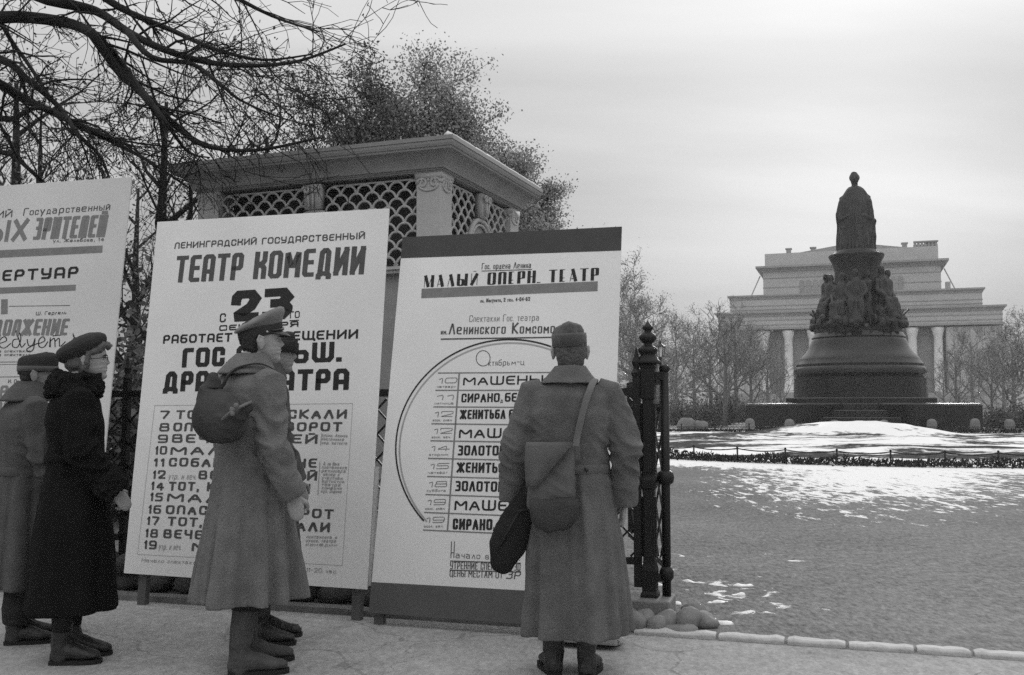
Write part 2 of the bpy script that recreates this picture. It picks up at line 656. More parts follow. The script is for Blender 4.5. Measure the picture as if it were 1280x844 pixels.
js = [line_s_at(p) for p in joint_px]
kerb_words = ['pale kerb stone nearest the gate post', 'pale kerb stone second from the gate post',
              'pale kerb stone third from the gate post', 'pale kerb stone fourth from the gate post',
              'pale kerb stone fifth from the gate post', 'pale kerb stone sixth from the gate post',
              'pale kerb stone cut by the right edge of the photo']
for i in range(7):
    s0, s1 = js[i] + 0.008, js[i + 1] - 0.008
    m = MB()
    rings = []
    n = 8
    for q in range(n + 1):
        s = s0 + (s1 - s0) * q / n
        w = 0.050 + rng.uniform(-.003, .003)
        h = 0.03 + rng.uniform(-.004, .004) - (0.005 if q in (0, n) else 0)
        e = 0.006 if q in (0, n) else 0
        rings.append([on_line(s, -w + e, -0.05), on_line(s, w - e, -0.05), on_line(s, w - e, h * .6), on_line(s, w * .7, h),
                      on_line(s, -w * .7, h), on_line(s, -w + e, h * .65)])
    m.loft(rings)
    o = m.build('kerb_stone', M['kerb'], smooth=False)
    jitter_mesh(o.data, 0.005, 16, i * 3.1)
    bv = o.modifiers.new('bevel', 'BEVEL'); bv.width = 0.006; bv.segments = 2
    tag(o, kerb_words[i], 'kerb stone', 'kerb stones along the pavement')
# earth strip of the kerb behind the boards
m = MB()
rings = []
for q in range(40):
    s = -9 + (js[0] - 0.02 + 9) * q / 39
    h = 0.035 + rng.uniform(-.006, .006)
    rings.append([on_line(s, -0.07, -0.05), on_line(s, 0.07, -0.05), on_line(s, 0.06, h), on_line(s, -0.055, h)])
m.loft(rings)
o = m.build('kerb_strip', M['stone'])
tag(o, kind='structure')

# flower bed: a wide oval of half-melted snow and dead grass
BED = (11.0, 35.0, 10.7, 13.9)


def bed_pt(a, k_=0.0, z=0.0):
    return Vector((BED[0] + (BED[2] + k_) * math.sin(a), BED[1] - (BED[3] + k_) * math.cos(a), z))


m_bed, k = node_mat('snowy_bed')
soil = k.mth('MAXIMUM', k.mth('MULTIPLY_ADD', k.mth('SUBTRACT', k.nz(9, 5, 0.7), 0.5), 0.22, 0.07), 0.02)
sn = k.step(k.mth('ADD', k.mth('MULTIPLY', k.nz(0.42, 5, 0.62, (0.55, 1.0, 1), 0.6, (5, 3, 0)), 1.0),
                  k.mth('MULTIPLY', k.mth('SUBTRACT', k.nz(3.2, 5, 0.7), 0.5), 0.35)), 0.455, 0.535)
k.grey(k.lerp(sn, soil, 0.84))
k.bump(sn, 0.6, 0.05)
m = MB()
RN, AN = 22, 96
mrng = random.Random(8)
mounds = [(14.6, 42.6, 3.7, 2.3, 0.42), (14.0, 33.5, 2.2, 1.6, 0.10), (7.0, 38, 2.6, 1.6, 0.16), (18.6, 36, 2.5, 1.6, 0.14), (9.5, 28, 2.2, 1.5, 0.07)]


def bed_z(x, y, rr):
    z = 0.02 + 0.10 * (1 - rr ** 4)
    z += 0.06 * (mnoise.noise((x * 0.5, y * 0.5, 0)) + 0.5 * mnoise.noise((x * 1.4, y * 1.4, 3)))
    for mx, my, a_, c_, h_ in mounds:
        q = ((x - mx) / a_) ** 2 + ((y - my) / c_) ** 2
        z += h_ * math.exp(-q * q)
    return max(0.008, z * min(1, (1 - rr) * 14 + 0.05))


vs = [(BED[0], BED[1], bed_z(BED[0], BED[1], 0))]
for i in range(1, RN + 1):
    rr = (i / RN) ** 0.75
    for j in range(AN):
        a = 2 * math.pi * j / AN
        x, y = BED[0] + BED[2] * rr * math.sin(a), BED[1] - BED[3] * rr * math.cos(a)
        vs.append((x, y, bed_z(x, y, rr)))
fs = [(0, 1 + j, 1 + (j + 1) % AN) for j in range(AN)]
for i in range(RN - 1):
    for j in range(AN):
        q = 1 + i * AN
        fs.append((q + j, q + AN + j, q + AN + (j + 1) % AN, q + (j + 1) % AN))
m.add(vs, fs)
o = m.build('flower_bed', m_bed, smooth=True)
tag(o, kind='structure')
# a clean snow heap in the bed
m = MB()
rings = []
for i in range(7):
    rr = 1 - i / 6.5
    ring = []
    for j in range(40):
        a = 2 * math.pi * j / 40
        w = 1 + 0.08 * mnoise.noise((math.cos(a) * 2, math.sin(a) * 2, i * .2))
        ring.append((14.6 + 3.75 * rr * w * math.cos(a), 42.4 + 2.3 * rr * w * math.sin(a), 0.03 + 0.62 * (1 - rr * rr) ** 0.8))
    rings.append(ring)
m.loft(rings)
o = m.build('snow_heap', M['snow'], smooth=True)
jitter_mesh(o.data, 0.08, 1.5, 2)
tag(o, 'long white heap of snow in the flower bed in front of the monument steps', 'snow heap')

# dark clipped edging plants round the bed
m = MB()
r2 = random.Random(21)
for i in range(11000):
    a = r2.uniform(-1.25, 1.15)
    kk = r2.gauss(-0.02, 0.13)
    p = bed_pt(a, kk, 0)
    clump = 0.6 + 0.5 * mnoise.noise((p.x * 1.6, p.y * 1.6, 5))
    p.z = r2.uniform(0.0, 0.21) * max(0.15, clump + 0.25) * math.exp(-(kk / 0.25) ** 2)
    d = Vector((r2.gauss(0, 1), r2.gauss(0, 1), abs(r2.gauss(0, 1)) + 0.4)).normalized()
    s = d.cross(Vector((r2.gauss(0, 1), r2.gauss(0, 1), r2.gauss(0, 1)))).normalized()
    L, W = r2.uniform(0.04, 0.09), r2.uniform(0.012, 0.03)
    m.add([p - s * W, p + s * W, p + d * L + s * W * .4, p + d * L - s * W * .4], [(0, 1, 2, 3)])
o = m.build('edging_plants', M['hedge'])
tag(o, 'low dark band of edging plants around the snowy flower bed', 'edging plants', kind='stuff')


def low_rail(name, angles, off, h, label, sag=0.05, r=0.014):
    rt = empty(name, bed_pt(angles[len(angles) // 2], off))
    base = rt.location.copy()
    for a in angles:
        p = bed_pt(a, off) - base
        pm = MB()
        pm.tube([p + Vector((0, 0, -.04)), p + Vector((0, 0, h + 0.02))], r * 1.5, 6)
        pm.ball(p + Vector((0, 0, h + 0.03)), r * 2.0, 8)
        pm.build('post', M['iron'], rt, True)
    rm = MB()
    for a, b2 in zip(angles[:-1], angles[1:]):
        pts = []
        for q in range(9):
            t = q / 8
            p = bed_pt(a + (b2 - a) * t, off) - base
            pts.append(p + Vector((0, 0, h - sag * 4 * t * (1 - t))))
        rm.tube(pts, r, 5)
    rm.build('rail', M['iron'], rt, True)
    tag(rt, label, 'railing')
    return rt


low_rail('garden_railing', [-1.0 + 0.105 * i for i in range(20)], -0.35, 0.30,
         'low black hoop railing along the near edge of the snowy flower bed')

# far edge: dark low railing with posts before the monument
rt = empty('garden_railing', (14, 47.2, 0))
rm = MB()
for i in range(24):
    x = -14 + i * 1.6
    pm = MB()
    pm.tube([(x, 0, -.03), (x, 0, 0.4)], 0.03, 6)
    pm.ball((x, 0, 0.42), 0.045, 8)
    pm.build('post', M['iron'], rt, True)
for z in (0.13, 0.28):
    rm.bar((-14, 0, z), (22.8, 0, z), 0.035)
rm.build('rail', M['iron'], rt)
tag(rt, 'low dark straight railing at the far side of the flower bed before the monument', 'railing')
m = MB()
for i in range(6000):
    x = r2.uniform(-1, 38)
    p = Vector((x, 46.8 + r2.gauss(0, 0.15), r2.uniform(0, 0.17)))
    d = Vector((r2.gauss(0, 1), r2.gauss(0, 1), abs(r2.gauss(0, 1)) + 0.4)).normalized()
    s = d.cross(Vector((r2.gauss(0, 1), r2.gauss(0, 1), r2.gauss(0, 1)))).normalized()
    L, W = r2.uniform(0.06, 0.12), r2.uniform(0.02, 0.05)
    m.add([p - s * W, p + s * W, p + d * L + s * W * .4, p + d * L - s * W * .4], [(0, 1, 2, 3)])
o = m.build('edging_plants', M['hedge'])
tag(o, 'dark strip of edging plants at the foot of the far straight railing', 'edging plants', kind='stuff')

# ------------------------------------------------------------------ monument
MY = 57.0
mo = empty('monument', (at(1074.5, 500, MY).x, MY, 0), -math.radians(19))
KS = MY / FOC * .945
pz = lambda py: hgt(py, MY)
mb = MB()
# wide low terrace with wing blocks and steps
for i, (r_, z0, z1) in enumerate(((6.6, -0.05, 0.30), (5.9, 0.302, 0.68), (5.2, 0.682, 1.05), (4.7, 1.052, 1.40), (4.3, 1.402, pz(497) - .02))):
    mb.lathe([(r_, z0), (r_, z1 - .04), (r_ - .05, z1)], 8, rot=math.pi / 8)
mb.build('steps', M['granite'], mo)
for q in range(4):
    a = math.pi / 4 + q * math.pi / 2
    wing = MB()
    R = Matrix.Rotation(a, 3, 'Z')
    prof = []
    x0, x1, w = 2.9, 7.05, 2.45
    zi, zo = 1.43, 1.375
    ps = []
    for x, z, ww in ((x0, zi, w), (x1 - .9, zo + .05, w), (x1, zo, w * .55)):
        ps.append((x, -ww, z, ww))
    ring0 = [Vector((p[0], p[1], -0.05)) for p in ps] + [Vector((p[0], p[3], -0.05)) for p in ps[::-1]]
    ring1 = [Vector((p[0], p[1], p[2] - .08)) for p in ps] + [Vector((p[0], p[3], p[2] - .08)) for p in ps[::-1]]
    ring2 = [v + Vector((0, 0, .08)) - Vector((.06 if v.x > 4 else 0, math.copysign(.06, v.y), 0)) for v in ring1]
    wing.loft([[R @ v for v in ring0], [R @ v for v in ring1], [R @ v for v in ring2]])
    wing.build('wing_block', M['granite'], mo)
prof = [(497.5, 84), (473, 83), (471.5, 81), (470, 82), (468, 83.5), (464, 83.5), (460.5, 82), (459, 80), (456, 80), (453, 77.5), (451, 76), (449.5, 75.5),
        (448, 74.5), (445, 71.5), (441, 67.5), (437, 64.5), (432, 62), (428, 60.5), (426, 59.5), (424.5, 60), (423, 59.5), (421, 57.5), (417, 55.5), (414, 56.5), (412, 56.5), (410, 54), (408, 52), (407.5, 30)]
# the mouldings flare at the lip of the upper rim
prof[19:22] = [(424.5, 58.5), (422.5, 59.5), (420.5, 58)]
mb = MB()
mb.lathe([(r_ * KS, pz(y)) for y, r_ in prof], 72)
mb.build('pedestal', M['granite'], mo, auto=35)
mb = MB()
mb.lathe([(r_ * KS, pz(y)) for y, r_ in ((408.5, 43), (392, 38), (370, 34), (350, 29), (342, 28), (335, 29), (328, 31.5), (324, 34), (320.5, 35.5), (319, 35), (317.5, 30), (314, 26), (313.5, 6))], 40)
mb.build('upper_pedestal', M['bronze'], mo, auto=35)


def robe(mb, base_r, h, seed, sh=0.26, head=True, cape=1.0):
    """standing robed figure, built about its own foot point"""
    rings = []
    prof = [(0, 1.0), (.08, .99), (.2, .93), (.35, .86), (.48, .80), (.6, .76), (.70, .74), (.77, .66), (.81, .50), (.835, .30), (.85, .17)]
    for t, w in prof:
        ring = []
        for j in range(40):
            a = 2 * math.pi * j / 40
            fold = 1 + 0.07 * (1 - t) * math.sin(a * 9 + seed + 2 * t) + 0.05 * (1 - t) * math.sin(a * 5 + seed * 2)
            ring.append((base_r * w * fold * math.cos(a), base_r * w * 0.8 * fold * math.sin(a), t * h))
        rings.append(ring)
    mb.loft(rings)
    if head:
        mb.ball((0, 0, h * .925), (h * .043, h * .052, h * .062), 14)
        mb.tube([(0, 0, h * .82), (0, 0, h * .9)], h * .034, 10)


def statue_mesh():
    m_ = MB()
    rings = []
    for z, w, dd in ((0, 1.06, .95), (.3, 1.05, .95), (.9, 1.06, .9), (1.6, 1.0, .8), (2.3, .92, .7), (2.9, .84, .6), (3.2, .80, .52), (3.42, .70, .46), (3.6, .58, .4), (3.74, .48, .34), (3.84, .34, .28), (3.9, .15, .15)):
        ring = []
        for j in range(60):
            a = 2 * math.pi * j / 60
            fold = 1 + (1 - z / 4.2) * (0.07 * math.sin(a * 13 + 2 * z) + 0.06 * math.sin(a * 5 + 1))
            ring.append((w * fold * math.cos(a), dd * fold * math.sin(a), z))
        rings.append(ring)
    m_.loft(rings)
    for s in (-1, 1):
        m_.tube([(s * .5, -.1, 3.3), (s * .78, -.15, 2.9), (s * .88, -.2, 2.3), (s * .8, -.4, 1.85), (s * .45, -.62, 2.05)], [.18, .2, .22, .17, .11], 12, True)
        m_.tube([(s * .55, .0, 3.38), (s * .86, .05, 3.22)], [.13, .06], 8, True)
        m_.tube([(s * .85, .05, 3.1), (s * .96, .1, 2.4), (s * 1.0, .1, 1.4), (s * 1.03, .1, .1)], [.07, .11, .12, .12], 10, True)
        m_.tube([(s * (.95 + .1 * (s > 0)), .0, 2.3 - .5 * (s > 0)), (s * 1.02, 0, 1.5)], [.17, .08], 8, True)
        m_.tube([(s * .2, -.3, 3.6), (s * .3, -.62, 2.4), (s * .35, -.95, .1)], [.05, .07, .09], 8, True)
    m_.tube([(0, .3, 3.4), (0, .55, 2.0), (0, .8, .1)], [.35, .5, .6], 12, True)
    m_.tube([(.05, -.5, 2.2), (.1, -.75, 1.1), (.0, -.95, .1)], [.06, .09, .1], 8, True)
    m_.tube([(0, 0, 3.6), (0, -.02, 4.2)], .17, 12)
    m_.ball((0, -.05, 4.32), (.235, .27, .35), 18)
    m_.ball((0, .08, 4.40), (.275, .27, .27), 16)
    m_.ball((0, .2, 4.18), (.2, .16, .2), 12)
    m_.ball((0, -.33, 4.27), (.05, .07, .1), 8)
    m_.lathe([(.17, 4.58), (.2, 4.6), (.16, 4.68), (.1, 4.72)], 16)
    me = voxel(m_, 'statue_robed', 0.04, 1)
    jitter_mesh(me, 0.06, 3.0, 3, (1, 1, .35))
    return me


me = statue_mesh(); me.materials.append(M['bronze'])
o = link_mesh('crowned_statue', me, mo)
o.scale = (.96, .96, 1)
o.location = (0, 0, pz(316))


def courtier(seed, seated=True):
    r_ = random.Random(seed)
    m_ = MB()
    if seated:
        # seated robed figure facing +x (outwards), seat at 1.0
        m_.tube([(0, 0, .9), (.02, 0, 1.5), (.05, 0, 1.95)], [.42, .40, .30], 14, True)
        m_.ball((.08, r_.uniform(-.05, .05), 2.45), (.2, .17, .23), 12)
        m_.tube([(.06, 0, 2.1), (.07, 0, 2.4)], .11, 10)
        for s in (-1, 1):
            k2 = r_.uniform(.7, 1.1)
            m_.tube([(0, s * .2, 1.0), (.62, s * .26, 1.0), (.75, s * .28, .5), (.72, s * .28, .0)], [.24, .22, .17, .13], 10, True)
            m_.tube([(.05, s * .38, 1.95), (.18, s * .56, 1.5), (.52 * k2, s * .35, 1.25)], [.16, .14, .10], 10, True)
            m_.tube([(.7, s * .28, .06), (1.0, s * .34, .05)], [.12, .09], 8, True)
        m_.tube([(-.15, 0, 1.9), (-.05, .5 * r_.choice((-1, 1)), .9), (.45, .6 * r_.choice((-1, 1)), .05)], [.3, .34, .3], 10, True)
        m_.tube([(.4, 0, .9), (.55, 0, .1)], [.3, .42], 10, True)
        m_.ball((.1, 0, .5), (.6, .62, .6), 14)
    else:
        m_.tube([(.1, 0, .05), (.05, 0, 1.2), (.05, 0, 2.3)], [.55, .46, .34], 14, True)
        m_.ball((.12, 0, 2.84), (.2, .17, .24), 12)
        m_.tube([(.08, 0, 2.4), (.1, 0, 2.8)], .12, 10)
        for s in (-1, 1):
            m_.tube([(.05, s * .36, 2.3), (.1, s * .62, 1.75), (.4, s * .5, 1.35)], [.18, .16, .11], 10, True)
        m_.tube([(0, .45, 2.1), (.05, .7, 1.1), (.3, .75, .3)], [.16, .24, .26], 10, True)
        m_.tube([(.2, -.3, .1), (.3, -.28, 1.0)], [.2, .22], 10, True)
        m_.tube([(.35, -.62, 1.5), (.62, -.78, .55)], [.07, .05], 8, True)
    me_ = voxel(m_, 'figure', 0.06, 1)
    jitter_mesh(me_, 0.08, 3.2, seed, (1, 1, .6))
    me_.materials.append(M['bronze'])
    return me_


figs = [courtier(1), courtier(2), courtier(3, False), courtier(7)]
zb = pz(408.2)
for i, (deg, which, rad_, sc_) in enumerate(((178, 2, 1.45, .92), (214, 0, 1.5, .98), (243, 1, 1.5, 1.08), (268, 3, 1.75, .98), (291, 2, 1.3, .98), (318, 0, 1.6, 1.05), (338, 1, 1.4, 1.0), (2, 2, 1.42, .95),
                                             (62, 3, 1.5, 1.0), (118, 1, 1.5, 1.0))):
    o = link_mesh('bronze_figure', figs[which], mo)
    a = math.radians(deg)
    rad_ += .14
    o.location = (rad_ * math.cos(a), rad_ * math.sin(a), zb)
    o.rotation_euler = (0, 0, a)
    o.scale = (sc_ * .98, sc_ * .98, sc_ * (1.1 + .1 * math.sin(i * 2.7)))
mb = MB()
for q in range(46):     # garland relief between the figures
    a = 2 * math.pi * q * .618
    rr_ = 2.25 + .25 * math.sin(q * 1.7)
    mb.ball((rr_ * math.cos(a), rr_ * math.sin(a), zb + .2 + .2 * math.sin(q * 2.1)), (.25 + .15 * math.sin(q * 3.3), .3, .3), 8)
    if q % 3 == 0:
        mb.bar((rr_ * .9 * math.cos(a), rr_ * .9 * math.sin(a), zb + .2), (rr_ * 1.12 * math.cos(a + .2), rr_ * 1.12 * math.sin(a + .2), zb + .9), .09)
mb.build('trophy_relief', M['bronze'], mo, True)
tag(mo, 'dark bronze monument of a robed crowned statue above seated figures on a round pedestal', 'monument')

# granite bollards round the monument
bp = MB()
bp.lathe([(.27, -.05), (.26, .05), (.255, .42), (.22, .53), (.13, .60), (.02, .62)], 14)
bme = bp.mesh('bollard', True); bme.materials.append(M['granite_rough'])
pos_words = ['left of the monument terrace', 'before the left wing of the monument terrace', 'left of the middle of the monument steps',
             'right of the middle of the monument steps', 'before the right wing of the monument terrace',
             'at the right corner of the monument terrace', 'to the right beyond the monument terrace']
for i, px in enumerate((937.5, 987, 1043.5, 1105, 1165, 1219, 1262)):
    o = link_mesh('stone_bollard', bme)
    p = at(px, 537, 49.2)
    o.location = (p.x, 49.2, 0)
    o.rotation_euler = (0, 0, i * 1.3)
    o.scale = (.95 + .06 * math.sin(i * 7), .95, 1.0 + .06 * math.cos(i * 5))
    tag(o, 'short rounded stone bollard ' + pos_words[i], 'bollard', 'stone bollards before the monument')
for i, (px, sc) in enumerate(((858, 1.3), (876, 1.1))):
    mb = MB()
    mb.ball((0, 0, .24), (.36, .3, .32), 12)
    o = mb.build('rough_boulder', M['granite_rough'], None, True)
    jitter_mesh(o.data, .09, 3, i * 7)
    p = at(px, 537, 47.9 + .5)
    o.location = (p.x, 48.4, 0); o.scale = (sc, sc, sc)
    tag(o, ('rough grey boulder below the lamp, left of its pair', 'rough grey boulder below the lamp, right of its pair')[i], 'boulder', 'boulders by the shrubs')

# ------------------------------------------------------------------ theatre far behind
TY = 165.0
TS = TY / FOC
th = empty('theatre', (at(1068, 500, TY).x, TY, 0), -math.atan2(at(1068, 500, TY).x, TY))
tx = lambda px: (at(px, 440, TY).x - at(1068, 440, TY).x) * .95
tz = lambda py: hgt(py, TY)


def tbox(m_, x0, x1, y0, y1, z0, z1):
    m_.box(((x0 + x1) / 2, (y0 + y1) / 2, (z0 + z1) / 2), (abs(x1 - x0), abs(y1 - y0), abs(z1 - z0)))


def cornice(m_, x0, x1, z, h, out, yf, depth):
    """stepped moulding round the front and both sides"""
    for k2, (dz, o_) in enumerate(((0, .35), (.34, .6), (.62, 1.0))):
        tbox(m_, x0 - out * o_, x1 + out * o_, yf - out * o_, yf + depth, z + h * dz + .01, z + h * (dz + (.34, .28, .38)[k2]))


m = MB()
tbox(m, tx(893), tx(1247), 3, 40, -0.1, tz(410))                       # main block behind the loggia
tbox(m, tx(893), tx(951), .5, 3, -0.1, tz(411)); tbox(m, tx(1181), tx(1247), .5, 3, -0.1, tz(411))
tbox(m, tx(893), tx(1247), 0, 39, tz(409), tz(391.5))                  # entablature
tbox(m, tx(908), tx(1226), 2, 36, tz(390), tz(367))                    # first attic
tbox(m, tx(951), tx(1180), 5, 44, tz(366), tz(329))                    # upper block
tbox(m, tx(953), tx(1178), 6, 42, tz(324), tz(306))                    # parapet
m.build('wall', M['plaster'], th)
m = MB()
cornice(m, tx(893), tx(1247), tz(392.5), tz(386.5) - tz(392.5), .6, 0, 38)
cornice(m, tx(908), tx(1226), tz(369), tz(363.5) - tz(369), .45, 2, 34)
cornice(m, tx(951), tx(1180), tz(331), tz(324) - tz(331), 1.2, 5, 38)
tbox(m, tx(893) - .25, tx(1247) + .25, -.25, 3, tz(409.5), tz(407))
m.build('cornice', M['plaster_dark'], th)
m = MB()     # low gable behind the statue
x0, x1 = tx(1000), tx(1140)
xm = (x0 + x1) / 2
m.add([(x0, 6.5, tz(305.5)), (x1, 6.5, tz(305.5)), (xm, 6.5, tz(296)), (x0, 30, tz(305.5)), (x1, 30, tz(305.5)), (xm, 30, tz(296))],
      [(0, 1, 2), (3, 5, 4), (0, 2, 5, 3), (1, 4, 5, 2), (0, 3, 4, 1)])
m.build('roof', M['plaster_dark'], th)
m = MB()
tbox(m, tx(951), tx(1181), 2.6, 2.9, 1.5, tz(412))
m.build('loggia_shade', M['recess'], th)  # darker panel before the wall, loggia shade put into its colour
m = MB()
for py_ in (340, 352, 378, 383, 398, 404):
    a_, b2_ = ((951, 1180) if py_ < 360 else ((908, 1226) if py_ < 388 else (893, 1247)))
    yf_ = 5 if py_ < 360 else (2 if py_ < 388 else 0)
    tbox(m, tx(a_) - .08, tx(b2_) + .08, yf_ - .08, yf_ + 3, tz(py_), tz(py_ - .9))
m.build('string_course', M['plaster_dark'], th)
for px_ in (897, 911, 923, 935, 947, 1186, 1199, 1213, 1227, 1241):
    m = MB()
    tbox(m, tx(px_) - .45, tx(px_) + .45, .3, .7, 1.5, tz(411.5))
    m.build('pilaster', M['plaster'], th)
cm = MB()
zt_, zb_ = tz(411), tz(490)
cm.lathe([(.95, zb_ - .2), (.95, zb_ + .4), (.78, zb_ + .6), (.75, zb_ + 4), (.66, zt_ - 1.5), (.72, zt_ - 1.4), (.95, zt_ - .5), (1.0, zt_ - .3), (1.0, zt_)], 20)
cme = cm.mesh('column', True); cme.materials.append(M['column'])
for px in (954, 985.5, 1017, 1048, 1079, 1110, 1141, 1172):
    o = link_mesh('column', cme, th)
    o.location = (tx(px), 1.0, 0)
m = MB()
tbox(m, tx(905), tx(1235), -.6, 3, -.1, zb_ - .2)
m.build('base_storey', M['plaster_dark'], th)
for px in (1003, 1012, 1021, 1030, 1112, 1121, 1130):
    m = MB()
    tbox(m, tx(px) - .38, tx(px) + .38, 4.85, 5.2, tz(361), tz(346))
    m.lathe([(.38, 0), (.38, .3)], 12, c=(0, 0, 0))
    vs_n = 26
    # arched head: turn the disc upright
    for q in range(len(m.v) - vs_n, len(m.v)):
        x, y, z = m.v[q]
        m.v[q] = (tx(px) + x, 4.86 + z, tz(346) + y)
    m.build('window', M['recess'], th)
for px in (904, 917, 929, 941, 1192.5, 1206, 1220, 1234):
    m = MB()
    tbox(m, tx(px) - .5, tx(px) + .5, .38, .6, tz(470), tz(440))
    m.build('window', M['recess'], th)
for px in (985, 1018, 1137):
    m = MB()
    tbox(m, tx(px) - .4, tx(px) + .4, 7, 8, tz(306), tz(300)); tbox(m, tx(px) - .55, tx(px) + .55, 6.9, 8.1, tz(300), tz(298.5))
    m.build('chimney', M['plaster_dark'], th)
m = MB()
for q in range(7):
    x = tx(1150) + q * (tx(1176) - tx(1150)) / 6
    m.lathe([(.25, tz(306)), (.3, tz(303)), (.18, tz(301)), (.3, tz(299.5))], 8, c=(x, 7, 0))
tbox(m, tx(1148), tx(1179), 6.6, 7.4, tz(299.5), tz(298)); tbox(m, tx(1163), tx(1178), 7.5, 9, tz(306), tz(297.5))
m.build('balustrade', M['plaster_dark'], th)
for s, px in ((-1, 951), (1, 1180)):
    m = MB()
    m.bar((tx(px) + s * 0.6, 6, tz(335)), (tx(px) + s * 2.2, 4, tz(366)), .14)
    m.build('stay_rod', M['recess'], th)
m = MB()
tbox(m, tx(1186), tx(1192), 6, 7, tz(366), tz(351.5))
m.build('chimney', M['plaster'], th)
tag(th, 'pale columned theatre building fading in the haze behind the monument', 'theatre')

# ------------------------------------------------------------------ trees
def branchy(seed, H, spread, trunk_r, n_limb=9, levels=3, twig=0.012, dens=1.0, droop=0.0, lean=(0, 0), fork=0.3, up=0.55):
    """returns (trunk MB, crown MB, tip points)"""
    r_ = random.Random(seed)
    tr, cr, tips = MB(), MB(), []

    def grow(p, d, L, rad, lev, mbx):
        n = 4 if lev > 1 else 3
        pts, rr = [p], [rad]
        for i in range(n):
            d = unit(d + Vector((r_.gauss(0, .22), r_.gauss(0, .22), r_.gauss(0, .15) + (.09 if lev >= 2 else .02) - droop * .12)))
            p = p + d * (L / n)
            pts.append(p); rr.append(max(twig * .6, rad * (1 - .75 * (i + 1) / n)))
        mbx.tube(pts, rr, 6 if rad > .06 else (4 if rad > .02 else 3), cap=False)
        if lev == 0:
            tips.append((pts[-1], d)); tips.append((pts[-2], d))
            return
        k2 = int((5 + 3 * r_.random()) * dens)
        for i in range(k2):
            t = r_.uniform(.25, 1.0)
            q = min(n - 1, int(t * n)); f_ = t * n - q
            b0 = pts[q].lerp(pts[q + 1], f_)
            dd = unit(pts[q + 1] - pts[q])
            side = unit(Vector((r_.gauss(0, 1), r_.gauss(0, 1), r_.gauss(.15, .7))))
            nd = unit(dd * .7 + side * .8 + Vector((0, 0, .18 - droop * .3)))
            grow(b0, nd, L * r_.uniform(.38, .62), max(twig, rr[q] * .5), lev - 1, cr)

    top = Vector((lean[0], lean[1], H * .62))
    tp = [Vector((0, 0, -.1)), Vector((lean[0] * .2, lean[1] * .2, H * .2)), Vector((lean[0] * .6, lean[1] * .6, H * .42)), top, top + Vector((lean[0] * .4, lean[1] * .4, H * .25))]
    tp = [tp[0]] + [p + Vector((r_.gauss(0, .03 * H * .2), r_.gauss(0, .03 * H * .2), 0)) for p in tp[1:]]
    trr = [trunk_r * 1.25, trunk_r, trunk_r * .75, trunk_r * .5, trunk_r * .2]
    tr.tube(tp, trr, 10)
    for i in range(n_limb):
        t = fork + (1 - fork) * (i + r_.random() * .6) / n_limb
        q = min(3, int(t * 4)); f_ = t * 4 - q
        p = tp[q].lerp(tp[q + 1], f_)
        a = i * 2.4 + r_.uniform(-.4, .4)
        d = unit(Vector((math.cos(a), math.sin(a), up + .6 * t)))
        grow(p, d, spread * (1.15 - .55 * t) * r_.uniform(.8, 1.15), trr[q] * .5, levels - 1, cr)
    return tr, cr, tips


def leaf_cloud(m_, tips, seed, per=6, spread=.3, size=.05):
    r_ = random.Random(seed)
    for p, d in tips:
        for q in range(per):
            c = p + Vector((r_.gauss(0, spread), r_.gauss(0, spread), r_.gauss(0, spread * .8)))
            u = unit(Vector((r_.gauss(0, 1), r_.gauss(0, 1), r_.gauss(0, 1))))
            v = unit(u.cross(Vector((r_.gauss(0, 1), r_.gauss(0, 1), r_.gauss(0, 1)))))
            s = size * r_.uniform(.6, 1.4)
            m_.add([c - u * s, c + v * s * .55, c + u * s, c - v * s * .55], [(0, 1, 2, 3)])


def plant_tree(name, tm, cm_, lm, loc, label, group, rz=0, sc=1.0, mats=('bark', 'bark', 'leaf')):
    rt = empty(name, loc, rz)
    rt.scale = (sc, sc, sc)
    link_mesh('trunk', tm, rt)
    link_mesh('crown', cm_, rt)
    if lm is not None:
        link_mesh('leaves', lm, rt)
    tag(rt, label, 'tree', group)
    return rt


def tree_meshes(seed, H, spread, trunk_r, mt='bark_hazed', leaf=None, per=6, lsp=.3, lsz=.05, lm='leaf', **kw):
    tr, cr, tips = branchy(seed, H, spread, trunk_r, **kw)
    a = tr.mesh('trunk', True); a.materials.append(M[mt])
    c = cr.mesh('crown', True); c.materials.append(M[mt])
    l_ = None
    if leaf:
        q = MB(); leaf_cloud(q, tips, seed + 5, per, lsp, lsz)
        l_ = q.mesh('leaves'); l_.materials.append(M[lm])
    return a, c, l_


